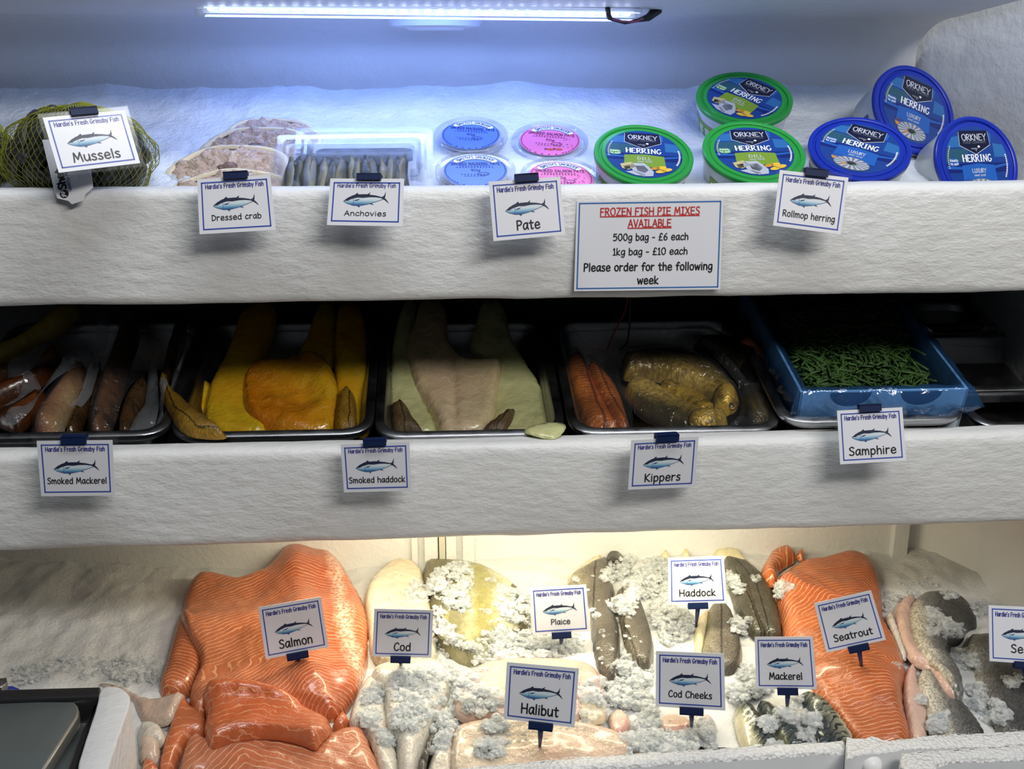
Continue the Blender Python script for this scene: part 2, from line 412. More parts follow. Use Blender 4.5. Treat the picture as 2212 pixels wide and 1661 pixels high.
# ------------------------------------------------------------------ the counter
Z0 = CAM.z
WHITE = bumpy('white_textured_paint', (.74,.75,.75), (.80,.80,.79), 9, .42, 80, .42, .005, (.6,1,1.4), 5)
WALLM = bumpy('white_wall_paint', (.70,.71,.72), (.77,.77,.77), 6, .5, 55, .35, .005, (1,1,1), 5)
def extrude_x(prof, x0, x1, mat, name, nx=2, bev=None, wob=0):
    """closed (y,z) outline swept along x"""
    mb=MB(); n=len(prof); vs=[]; fs=[]
    for i in range(nx):
        x=x0+(x1-x0)*i/(nx-1)
        for j,(y,z) in enumerate(prof):
            d=wob*fbm(x*9,j*.35,3.1) if wob else 0
            vs.append((x,y+d*.6,z+d))
    for i in range(nx-1):
        for j in range(n):
            k=(j+1)%n; fs.append((i*n+j,i*n+k,(i+1)*n+k,(i+1)*n+j))
    fs.append(tuple(range(n))[::-1]); fs.append(tuple((nx-1)*n+j for j in range(n)))
    mb.add([(x,y,z+Z0) for x,y,z in vs],fs,mat)
    return mb.build(name, smooth=True, angle=50)
def rounded(pts, rad, seg=4):
    """round the corners of a closed 2-D outline; rad may be one number or one per corner"""
    out=[]; n=len(pts)
    for i in range(n):
        r=rad[i] if isinstance(rad,(list,tuple)) else rad
        p=Vector(pts[i]); a=(Vector(pts[i-1])-p); b=(Vector(pts[(i+1)%n])-p)
        if r<=0: out.append(tuple(p)); continue
        ang=a.angle(b); t=min(r/math.tan(ang/2),a.length*.49,b.length*.49)
        s=p+a.normalized()*t; e=p+b.normalized()*t
        for k in range(seg+1):
            u=k/seg; out.append(tuple(s*(1-u)**2+p*2*u*(1-u)+e*u*u))
    return out
XL, XR, YB, YF = -.85, .585, 1.37, 1.05
T1, B1, T2, B2 = -.113, -.221, -.368, -.470
prof=rounded([(YF,B1),(YF,T1),(YF+.03,T1),(YF+.03,T1-.05),(YB,T1-.05),(YB,B1)],[.010,.012,.006,0,0,0])
o=extrude_x(prof,XL,XR+.25,WHITE,'display_shelf',90,wob=.0016)
tag(o,'upper white textured counter shelf carrying the tubs and mussels','shelf')
prof=rounded([(YF,B2),(YF,T2),(YF+.028,T2),(YF+.028,T2-.085),(YB,T2-.085),(YB,B2)],[.010,.012,.006,0,0,0])
o=extrude_x(prof,XL,XR+.25,WHITE,'display_shelf',90,wob=.0016)
tag(o,'lower white textured counter shelf carrying the steel trays','shelf')
# back wall with a coved top, right-hand wall, ceiling
cove=[]
for k in range(9):
    a=k/8*PI/2; cove.append((YB-.10+.10*math.cos(a), .004+.044*math.sin(a)))
mb=MB(); vs=[];fs=[]; path=[(YB,-.95),(YB,-.5),(YB,-.2)]+cove; nx=40
for i in range(nx):
    x=XL+(XR-XL)*i/(nx-1)
    for y,z in path: vs.append((x,y+.003*fbm(x*5,z*7,1),z+Z0))
m=len(path)
for i in range(nx-1):
    for j in range(m-1): fs.append((i*m+j,(i+1)*m+j,(i+1)*m+j+1,i*m+j+1))
mb.add(vs,fs,WALLM); tag(mb.build('wall_back',smooth=True),kind='structure')
mb=MB(); mb.box((0,(YB-.10+1.12)/2,Z0+.048+.01),((XR-XL)/2,0,0),(0,(YB-.10-1.12)/2,0),(0,0,.01),WALLM)
mb.v=[(v[0]+(XL+XR)/2,v[1],v[2]) for v in mb.v]
mb.v=[(v[0],v[1],v[2]+(.012 if v[1]<1.2 else 0)) for v in mb.v]
tag(mb.build('ceiling'),kind='structure')
mb=MB(); dd=Vector((-.095,.31,0)); mb.box(Vector((XR+.0475+.06,1.24,Z0-.02)),Vector((.06,0,0)),dd*.5,(0,0,.145),WALLM); mb.box((XR+.20,1.24,Z0-.60),(.10,0,0),(0,.155,0),(0,0,.36),WALLM); tag(mb.build('wall_right'),kind='structure')
SHADEW=bumpy('shade_panel',(.020,.024,.034),(.032,.036,.05),12,.5,60,.3)  # near-black colour standing in for the deep shade of the middle tier
mb=MB(); mb.box((-.08,YB-.006,Z0-.338),(.77,0,0),(0,.003,0),(0,0,.115),SHADEW); tag(mb.build('shade_panel_back'),kind='structure')  # dark sheet added over the back wall to stand in for shade
mb=MB(); mb.box((-.08,1.225,Z0+B1-.002),(.77,0,0),(0,.145,0),(0,0,.0015),SHADEW); tag(mb.build('shade_panel_under'),kind='structure')  # unseen dark sheet added under the upper shelf to deepen the shade below
mb=MB(); mb.box((XL-.01,1.16,Z0-.42),(.01,0,0),(0,.22,0),(0,0,.55),WALLM); tag(mb.build('wall_left'),kind='structure')

# ------------------------------------------------------------------ lights
def area(name, loc, rot, sx, sy, power, col, spread=PI):
    l=bpy.data.lights.new(name,'AREA'); l.shape='RECTANGLE'; l.size=sx; l.size_y=sy; l.energy=power; l.color=col; l.spread=spread
    o=bpy.data.objects.new(name,l); COL.objects.link(o); o.location=loc; o.rotation_euler=rot; return o
def aim(loc, tgt): return (Vector(tgt)-Vector(loc)).to_track_quat('-Z','Y').to_euler()
wd=bpy.data.worlds.new('world'); scene.world=wd; wd.use_nodes=True
bg=wd.node_tree.nodes['Background']; bg.inputs[0].default_value=(.82,.92,1.0,1); bg.inputs[1].default_value=.03
# the hall's ceiling lamps, above and in front of the counter
p=(.75,-.35,Z0+.87); area('hall_lamp',p,aim(p,(.15,1.05,Z0-.25)),1.0,.22,20,(1,.965,.92))
p=(.15,.62,Z0+1.15); area('counter_lamp',p,aim(p,(.12,.98,Z0-.6)),1.2,.2,12,(.93,.97,1))
# the blue-white strip lamp under the top ceiling
LEDL=at_y(442,22,1.205); LEDR=at_y(1368,33,1.205)
lc=(LEDL+LEDR)/2; ang=math.atan2((LEDR-LEDL).z,(LEDR-LEDL).x)
LB=(.18,.335,1.0)
o=area('strip_lamp_light',lc+Vector((0,.006,-.004)),(math.radians(25),-ang,0),(LEDR-LEDL).length,.012,.66,LB)
# warm strip under the lower shelf
p=(.13,1.13,Z0+B2-.012); area('warm_strip_light',p,(math.radians(18),0,0),.56,.02,1.5,(1,.91,.66))
p=(.05,1.062,Z0+.062); area('top_shelf_fill',p,(math.radians(62),0,0),1.25,.012,.36,(.46,.62,1))  # unseen bluish fill light, added to brighten the upper shelf

# ------------------------------------------------------------------ laying soft things on a sloping surface
class Surf:
    def __init__(s, y0, z0, slope, s0=-.75,s1=.75,t0=-.06,t1=.40,res=.003):
        s.O=Vector((0,y0,Z0+z0)); a=math.radians(slope)
        s.ex=Vector((1,0,0)); s.ey=Vector((0,math.cos(a),math.sin(a))); s.n=Vector((0,-math.sin(a),math.cos(a)))
        s.s0,s.t0,s.res=s0,t0,res; s.nx=int((s1-s0)/res); s.ny=int((t1-t0)/res); s.H=np.zeros((s.nx,s.ny))
    def un(s,px,py,off=0):
        p=at_plane(px,py,s.O+s.n*off,s.n)-s.O; return p.dot(s.ex),p.dot(s.ey)
    def w(s,a,b,h): return s.O+s.ex*a+s.ey*b+s.n*h
    def samp(s,a,b,Hm=None):
        Hm=s.H if Hm is None else Hm
        i=np.clip((np.asarray(a)-s.s0)/s.res,0,s.nx-1.01); j=np.clip((np.asarray(b)-s.t0)/s.res,0,s.ny-1.01)
        i0=i.astype(int); j0=j.astype(int); fi=i-i0; fj=j-j0
        return Hm[i0,j0]*(1-fi)*(1-fj)+Hm[i0+1,j0]*fi*(1-fj)+Hm[i0,j0+1]*(1-fi)*fj+Hm[i0+1,j0+1]*fi*fj
    def blur(s,k):
        Hm=s.H.copy()
        for _ in range(2):
            for ax in (0,1):
                c=np.cumsum(np.pad(Hm,[(k+1,k) if q==ax else (0,0) for q in (0,1)],mode='edge'),axis=ax)
                Hm=(np.take(c,range(2*k+1,c.shape[ax]),axis=ax)-np.take(c,range(0,c.shape[ax]-2*k-1),axis=ax))/(2*k+1)
        return Hm
    def at(s,px,py):
        """world point where the ray meets the heaped surface"""
        off=0
        for _ in range(6):
            a,b=s.un(px,py,off); off=float(s.samp(a,b))
        return s.w(a,b,off)
def resample(P, step):
    P=list(P); out=[]
    for i in range(len(P)):
        a,b=P[i],P[(i+1)%len(P)]; d=math.hypot(b[0]-a[0],b[1]-a[1]); n=max(1,int(round(d/step)))
        for k in range(n): out.append((a[0]+(b[0]-a[0])*k/n,a[1]+(b[1]-a[1])*k/n))
    return out
def round_poly(P, it=2):
    for _ in range(it):
        Q=[]
        for i in range(len(P)):
            a,b=P[i],P[(i+1)%len(P)]
            Q.append((a[0]*.75+b[0]*.25,a[1]*.75+b[1]*.25)); Q.append((a[0]*.25+b[0]*.75,a[1]*.25+b[1]*.75))
        P=Q
    return P
def seg_dist(pts, P):
    """distance of each point to a closed outline"""
    A=np.array(P); B=np.roll(A,-1,axis=0); best=np.full(len(pts),1e9)
    for a,b in zip(A,B):
        d=b-a; L=max((d**2).sum(),1e-12); t=np.clip(((pts-a)@d)/L,0,1); q=a+t[:,None]*d
        best=np.minimum(best,np.hypot(*(pts-q).T))
    return best
def inside(pts,P):
    A=np.array(P); x,y=pts[:,0],pts[:,1]; c=np.zeros(len(pts),bool); j=len(A)-1
    for i in range(len(A)):
        xi,yi=A[i]; xj,yj=A[j]
        k=((yi>y)!=(yj>y))&(x<(xj-xi)*(y-yi)/((yj-yi) or 1e-12)+xi); c^=k; j=i
    return c
def spine_uv(pts, sp):
    """signed distance to the right of a spine and length along it"""
    sp=np.array(sp); U=np.zeros(len(pts)); V=np.zeros(len(pts)); best=np.full(len(pts),1e9); acc=0
    for i in range(len(sp)-1):
        a,b=sp[i],sp[i+1]; d=b-a; L=math.hypot(*d); d=d/L
        t=(pts-a)@d; lo=-1e9 if i==0 else 0; hi=1e9 if i==len(sp)-2 else L
        tc=np.clip(t,lo,hi); q=a+tc[:,None]*d; r=pts-q; dist=np.hypot(*r.T)
        sg=np.sign(d[0]*r[:,1]-d[1]*r[:,0]); k=dist<best
        best[k]=dist[k]; U[k]=sg[k]*dist[k]; V[k]=acc+tc[k]; acc+=L
    return U,V
def px_list(off,sc,P): return [(off[0]+x/sc,off[1]+y/sc) for x,y in P]
def pillow(surf, name, P, T, mat, r=None, spine=None, chev=0.0, chev2=None, label=None, cat=None, group=None, parent=None, lift=0.0, step=.0045, wav=.15, drape=6, rnd=2, pw=.5, settle=True, floor=None, fold=None, ridges=None, thin=False, closed=True, kh=.5, smooth=True):
    """a soft slab with the outline P (picture points) lying on whatever already lies on surf; T thickness in metres"""
    st=[surf.un(x,y,0) for x,y in P]; c=np.mean(st,axis=0)
    base=max(float(np.mean(surf.samp([q[0] for q in st],[q[1] for q in st]))),0)+lift
    Hu=surf.blur(5)
    def unh(x,y):
        off=base+T*kh
        for _ in range(7):
            a,b=surf.un(x,y,off); h=float(surf.samp(a,b,Hu)); h=max(h,floor if floor is not None else -1)
            off=.5*off+.5*(h+lift+T*kh)
        return surf.un(x,y,off)
    st=[unh(x,y) for x,y in P]
    if rnd: st=round_poly(st,rnd)
    B=resample(st,step); r=r or T*.6
    A=np.array(B); x0,y0=A.min(0); x1,y1=A.max(0)
    gx=np.arange(x0,x1,step); gy=np.arange(y0,y1,step*.87); I=[]
    for j,yy in enumerate(gy):
        for xx in gx: I.append((xx+(step/2 if j%2 else 0),yy))
    I=np.array(I)
    if len(I):
        I=I[inside(I,B)]
        if len(I): I=I[seg_dist(I,B)>step*.55]
    pts=np.vstack([A,I]) if len(I) else A
    nb=len(A)
    r_=delaunay_2d_cdt([Vector(p) for p in pts],[],[list(range(nb))],1,1e-7)
    pts=np.array([tuple(v) for v in r_[0]]); tris=[tuple(f) for f in r_[2]]
    d=seg_dist(pts,B)
    t=np.clip(d/r,0,1); dw=np.clip(d/max(d.max(),1e-6),0,1); prof=T*(.70*np.power(np.clip(1-(1-t)**2,0,1),pw)+.30*np.sqrt(np.clip(1-(1-dw)**2,0,1)))
    nz=np.array([fbm(p[0]*22+7.3*len(P),p[1]*22,len(P)*1.7+T*90,3) for p in pts]); prof=prof*(1+wav*nz*np.clip(d/r,0,1))
    if ridges: prof=prof+ridges(pts,t)
    Hb=surf.blur(drape); hb=surf.samp(pts[:,0],pts[:,1],Hb); h0=surf.samp(pts[:,0],pts[:,1])
    if floor is not None: hb=np.maximum(hb,floor); h0=np.maximum(h0,floor)
    bot=np.maximum(hb,h0-.002)+lift; top=bot+np.maximum(prof,.0004)
    top=np.maximum(top,h0+lift+prof*.35+.0006)
    onb=d<1e-6
    mb=MB(); n=len(pts)
    V=[surf.w(p[0],p[1],z) for p,z in zip(pts,top)]
    F=[f if True else f for f in tris]
    mb.add(V,F,mat)
    if closed and not thin:
        base_v=[surf.w(p[0],p[1],z) for p,z in zip(pts,bot)]
        mb.add(base_v,[f[::-1] for f in tris],mat)
        # side wall
        edges={}
        for f in tris:
            for k in range(len(f)):
                e=(f[k],f[(k+1)%len(f)]); 
                if (e[1],e[0]) in edges: edges.pop((e[1],e[0]))
                else: edges[e]=1
        for a,b in edges: mb.f.append([a,n+a,n+b,b]); mb.m.append(0)
    sp=spine or [P[0],P[len(P)//2]]
    sp=[unh(x,y) for x,y in sp]
    U,Vv=spine_uv(pts,sp)
    k2=chev if chev2 is None else chev2
    Wv=Vv-np.where(U<0,chev,k2)*np.abs(U)
    loc=surf.w(c[0],c[1],base) if parent is None else None
    o=mb.build(name,parent=parent,loc=loc,smooth=smooth)
    me=o.data; uv=me.uv_layers.new(name='UVMap')
    idx=np.zeros(len(me.loops),dtype=int); me.loops.foreach_get('vertex_index',idx); idx=idx%n
    arr=np.stack([U[idx],Wv[idx]],1).astype(np.float32).ravel(); uv.data.foreach_set('uv',arr)
    # the heap now includes this slab
    if settle:
        ii=np.clip(((pts[:,0]-surf.s0)/surf.res).astype(int),0,surf.nx-1); jj=np.clip(((pts[:,1]-surf.t0)/surf.res).astype(int),0,surf.ny-1)
        gi,gj=np.meshgrid(np.arange(max(ii.min()-1,0),min(ii.max()+2,surf.nx)),np.arange(max(jj.min()-1,0),min(jj.max()+2,surf.ny)),indexing='ij')
        q=np.stack([surf.s0+(gi.ravel()+.5)*surf.res,surf.t0+(gj.ravel()+.5)*surf.res],1)
        ins=inside(q,B)
        if ins.any():
            dd=seg_dist(q[ins],B); tt=np.clip(dd/r,0,1); dv=np.clip(dd/max(dd.max(),1e-6),0,1); pr=T*(.70*np.power(1-(1-tt)**2,pw)+.30*np.sqrt(np.clip(1-(1-dv)**2,0,1)))
            a=gi.ravel()[ins]; b=gj.ravel()[ins]
            hb2=Hb[a,b] if floor is None else np.maximum(Hb[a,b],floor)
            surf.H[a,b]=np.maximum(surf.H[a,b],np.maximum(hb2,surf.H[a,b]-.002)+lift+pr*.95)
    if label: tag(o,label,cat,group)
    return o
# ================================================================== TOP SHELF
ICE = bumpy('crushed_ice_bed',(.66,.72,.80),(.80,.85,.90),60,.32,150,.7,.005,(1,1,1),6,sss=.25)
def ice_bed(name, surf, sx0, sx1, t0, t1, amp, seed, step=.005, back=None, mat=ICE, hump=None):
    mb=MB(); nx=int((sx1-sx0)/step)+1; ny=int((t1-t0)/step)+1; vs=[];fs=[]
    for i in range(nx):
        for j in range(ny):
            a=sx0+i*step; b=t0+j*step
            h=amp*(fbm(a*14,b*14,seed,3)+.45*fbm(a*60,b*60,seed+5,3))
            if hump: h+=hump(a,b)
            h*=1
            vs.append(surf.w(a,b,h))
    for i in range(nx-1):
        for j in range(ny-1): fs.append((i*ny+j,(i+1)*ny+j,(i+1)*ny+j+1,i*ny+j+1))
    mb.add(vs,fs,mat); return mb.build(name,smooth=True)
S1=Surf(1.085,-.135,20)
o=ice_bed('ice_bank',S1,XL+.01,XR-.003,0,.285,.0035,2.2,hump=lambda a,b:.008*fbm(a*6,1,4)*max(0,(b-.12)/.16)+(.012*max(0,b-.22)/.06))
tag(o,'sloping bank of frosty crushed ice behind the tubs on the upper shelf','ice',kind='stuff')

def axes_from(n, roll, toward=None):
    """frame with z=n, y as upward as possible then rolled by roll (counter-clockwise seen from the front)"""
    n=n.normalized(); up=Vector((0,0,1)); y=(up-n*up.dot(n)).normalized(); x=y.cross(n)
    c,s=math.cos(roll),math.sin(roll)
    return Matrix((x*c+y*s, y*c-x*s, n)).transposed()
def tilt_normal(elev, yaw):
    """elev degrees above the horizon, yaw degrees to the right of the viewer"""
    e=math.radians(elev); a=math.radians(yaw); return Vector((math.sin(a)*math.cos(e),-math.cos(a)*math.cos(e),math.sin(e)))
BODY = plain('tub_plastic',(.72,.76,.80),.25,trans=.25); 
LIDG = plain('green_lid',srgb(38,146,62),.3); LIDB=plain('blue_lid',srgb(16,44,160),.3)
LB_=dict(base=plain('label_blue',srgb(22,62,140),.3), tile=plain('label_tile',srgb(44,104,168),.3), teal=plain('label_teal',srgb(40,84,108),.3), deep=plain('label_deep',srgb(16,34,112),.3), shield=plain('label_shield',srgb(14,20,52),.3),
 silver=plain('label_silver',srgb(196,200,210),.35), white=plain('label_white',(.86,.88,.9),.35), olive=plain('label_olive',srgb(118,152,48),.35), sky=plain('label_sky',srgb(30,92,178),.35), fish=plain('label_fish',srgb(176,182,196),.4),
 grey=plain('label_grey',srgb(112,116,128),.4), dark=plain('label_dark',srgb(40,42,48),.4), lemon=plain('label_lemon',srgb(226,186,60),.4), leaf=plain('label_leaf',srgb(74,160,70),.4), oat=plain('label_oat',srgb(190,180,130),.4), orange=plain('label_orange',srgb(200,140,50),.4))
def disc_label(kind, R, M, mb, z):
    def put(p,m,l=0): mb.add([M@Vector((a*R,b*R,z+l*.00012)) for a,b in p],[tuple(range(len(p)))],LB_[m])
    def txt(t,cx,cy,m,l=4,**k):
        for p in text_polys(t,cx,cy,**k): put(p,m,l)
    rl=.775
    put(ellipse(0,0,rl,rl,48),'base')
    def circ(y): return math.sqrt(max(rl*rl-y*y,0))-.005
    # faceted background, darker band, swoosh of light
    put([(-circ(.30),.30),(-.2,.30),(-.2,.02),(-circ(.02),.02)],'teal',1); put([(-circ(.55),.55),(-.25,.60),(-.25,.33),(-circ(.33),.33)],'tile',1)
    put([(.44,.10),(circ(.10),.10),(circ(.36),.36),(.44,.40)],'tile',1); put([(.2,.44),(.42,.44),(.42,.62),(.2,.68)],'sky',1)
    put([(-circ(-.02),-.02),(circ(-.02),-.02),(circ(-.22),-.22),(-circ(-.22),-.22)],'deep',1)
    put([(.30,-.10),(circ(-.02),-.03),(circ(-.07),-.07),(.34,-.16)],'sky',2); put([(-circ(-.08),-.07),(-.38,-.10),(-.38,-.15),(-circ(-.14),-.14)],'sky',2)
    # shield
    put([(-.36,.66),(.36,.66),(.38,.36),(0,.16),(-.38,.36)],'silver',2); put([(-.35,.68),(.35,.68),(.37,.37),(0,.175),(-.37,.37)],'shield',3)
    txt('ORKNEY',0,.535,'silver',width=.60,size=.135,weight=.10,serif=True); txt('FOOD COMPANY',0,.425,'grey',width=.56,size=.045,weight=.11,serif=False)
    put([(.05,.33),(.09,.36),(.12,.33),(.09,.30)],'white',4); put(ellipse(-.03,.29,.09,.018,14),'grey',4); put([(-.02,.28),(.04,.28),(.01,.22)],'grey',4)
    txt('HERRING',0,.085,'white',width=.72,size=.15,weight=.115,serif=True)
    txt('Ready',-.58,.045,'white',l=5,size=.05,weight=.14); txt('to eat',-.58,-.03,'white',l=5,size=.05,weight=.14)
    put(ellipse(-.58,.005,.12,.085,20),'leaf' if kind=='dill' else 'sky',3)
    for k in range(13):     # small print following the rim
        a=math.radians(150+k*3.2); put([(math.cos(a)*.70,math.sin(a)*.70),(math.cos(a)*.73,math.sin(a)*.73),(math.cos(a+.03)*.73,math.sin(a+.03)*.73),(math.cos(a+.03)*.70,math.sin(a+.03)*.70)],'silver',4)
        a=math.radians(-28+k*3.2); put([(math.cos(a)*.70,math.sin(a)*.70),(math.cos(a)*.735,math.sin(a)*.735),(math.cos(a+.035)*.735,math.sin(a+.035)*.735),(math.cos(a+.035)*.70,math.sin(a+.035)*.70)],'white',4)
    bx='olive' if kind=='dill' else 'sky'
    put([(-.40,-.07),(0,-.03),(.40,-.07),(.42,-.44),(-.42,-.44)],bx,3)
    if kind=='dill':
        txt('DILL',0,-.17,'silver',size=.095,weight=.11,serif=True); txt('sweet cured',0,-.265,'silver',width=.30,size=.05,weight=.1)
        P=[((-.50,-.38),(-.28,-.30),(-.18,-.44),(-.34,-.56),(-.46,-.52)),'oat'],[((-.44,-.44),(-.30,-.40),(-.30,-.52),(-.40,-.55)),'dark'],[((-.28,-.34),(-.02,-.32),(.08,-.44),(.16,-.58),(.14,-.72),(-.06,-.75),(-.24,-.60),(-.30,-.46)),'fish'],[((-.20,-.42),(-.02,-.40),(.06,-.54),(-.02,-.64),(-.16,-.58)),'grey'],[((-.24,-.58),(-.02,-.68),(.0,-.74),(-.2,-.72),(-.4,-.62)),'fish']
        for q,m in P: put(list(q),m,4)
        for (x,y,r) in ((.20,-.47,.10),(.32,-.44,.11),(.42,-.50,.12),(.30,-.56,.11)): put(ellipse(x,y,r,r*.45,12,.3),'lemon' if r>.105 else 'orange',5)
    else:
        txt('LUXURY',0,-.185,'silver',size=.09,width=.34,weight=.11,serif=True); txt('sweet cured',0,-.28,'silver',width=.28,size=.05,weight=.1)
        put(ellipse(-.30,-.44,.13,.10,14),'orange',3)
        put(ellipse(0,-.54,.36,.19,24),'grey',4)
        for k in range(16):
            a=2*PI*k/16+.1; b=a+.22
            put([(.12*math.cos(a),-.54+.06*math.sin(a)),(.34*math.cos(a),-.54+.175*math.sin(a)),(.34*math.cos(b),-.54+.175*math.sin(b)),(.12*math.cos(b),-.54+.06*math.sin(b))],'fish',5)
        put(ellipse(0,-.54,.09,.05,12),'dark',5); put(ellipse(-.14,-.60,.05,.03,10),'orange',6); put(ellipse(.06,-.58,.03,.02,8),'leaf',6)
def herring_tub(kind, cpx, wpx, y, elev, yaw, roll, label):
    c=at_y(*cpx,y); R=wpx/2*depth(c)/FPX; n=tilt_normal(elev,yaw)
    A=axes_from(n,math.radians(roll)); hgt=R*1.02
    M=Matrix.Translation(c)@A.to_4x4()
    t=thing('herring_tub',c-n*hgt,label,'tub','herring tubs on the upper shelf')
    lid=LIDG if kind=='dill' else LIDB
    mb=MB(); k=R
    mb.lathe([(0,-hgt),(.80*k,-hgt),(.83*k,-hgt*.97),(.95*k,-.18*k),(.985*k,-.17*k),(.99*k,-.06*k),(.96*k,-.05*k),(.2*k,-.05*k)],BODY,M,64)
    mb.build('tub_body',t,smooth=True,angle=40)
    mb=MB(); mb.lathe([(.985*k,-.10*k),(1.0*k,-.09*k),(1.0*k,-.015*k),(.985*k,0),(.93*k,.004*k),(.905*k,-.006*k),(.895*k,-.035*k),(.865*k,-.035*k),(.85*k,-.012*k),(.80*k,-.008*k),(.0,-.008*k)],lid,M,72)
    l=mb.build('lid',t,smooth=True,angle=35)
    mb=MB(); disc_label(kind,R,M,mb,-.004*k); mb.build('label',l)
    # printed band round the side
    mb=MB(); n_=40; vs=[];fs=[]; z0,z1=-hgt*.86,-hgt*.34
    def rr(z): return k*(.83+(.95-.83)*((z+hgt*.97)/(hgt*.97-.18*k)))+.0004
    for i in range(n_+1):
        a=math.radians(180+20+ (140)*i/n_)
        for z in (z0,z1): vs.append(M@Vector((rr(z)*math.cos(a),rr(z)*math.sin(a),z)))
    for i in range(n_): fs.append((2*i,2*i+2,2*i+3,2*i+1))
    mb.add(vs,fs,LB_['olive' if kind=='dill' else 'base'])
    for j in range(9):
        for q in range(7):
            z=z0+(z1-z0)*(.15+.1*q); a0=math.radians(204+15*j); a1=a0+math.radians(10-(q*j)%4)
            mb.add([M@Vector(((rr(zz)+.0003)*math.cos(a),(rr(zz)+.0003)*math.sin(a),zz)) for a,zz in ((a0,z),(a1,z),(a1,z+.0016),(a0,z+.0016))],[(0,1,2,3)],LB_['white'])
    mb.build('side_label',t,smooth=False)
    return t
herring_tub('dill',(1608,211),207,1.235,59,-6,-40,'green-lidded dill herring tub at the back, propped above the other two green lids')
herring_tub('dill',(1391,332),216,1.125,58,3,-7,'green-lidded dill herring tub beside the pink pate pots')
herring_tub('dill',(1629,326),222,1.122,58,0,0,'green-lidded dill herring tub next to a blue lid, half behind the rollmop card')
herring_tub('luxury',(1976,236),206,1.20,27,17,-24,'blue-lidded luxury herring tub standing on edge behind the other two blue lids')
herring_tub('luxury',(1857,319),218,1.125,56,-9,-24,'blue-lidded luxury herring tub lying low right of the rollmop card')
herring_tub('luxury',(2112,350),208,1.125,24,13,0,'blue-lidded luxury herring tub at the far right end of the shelf')

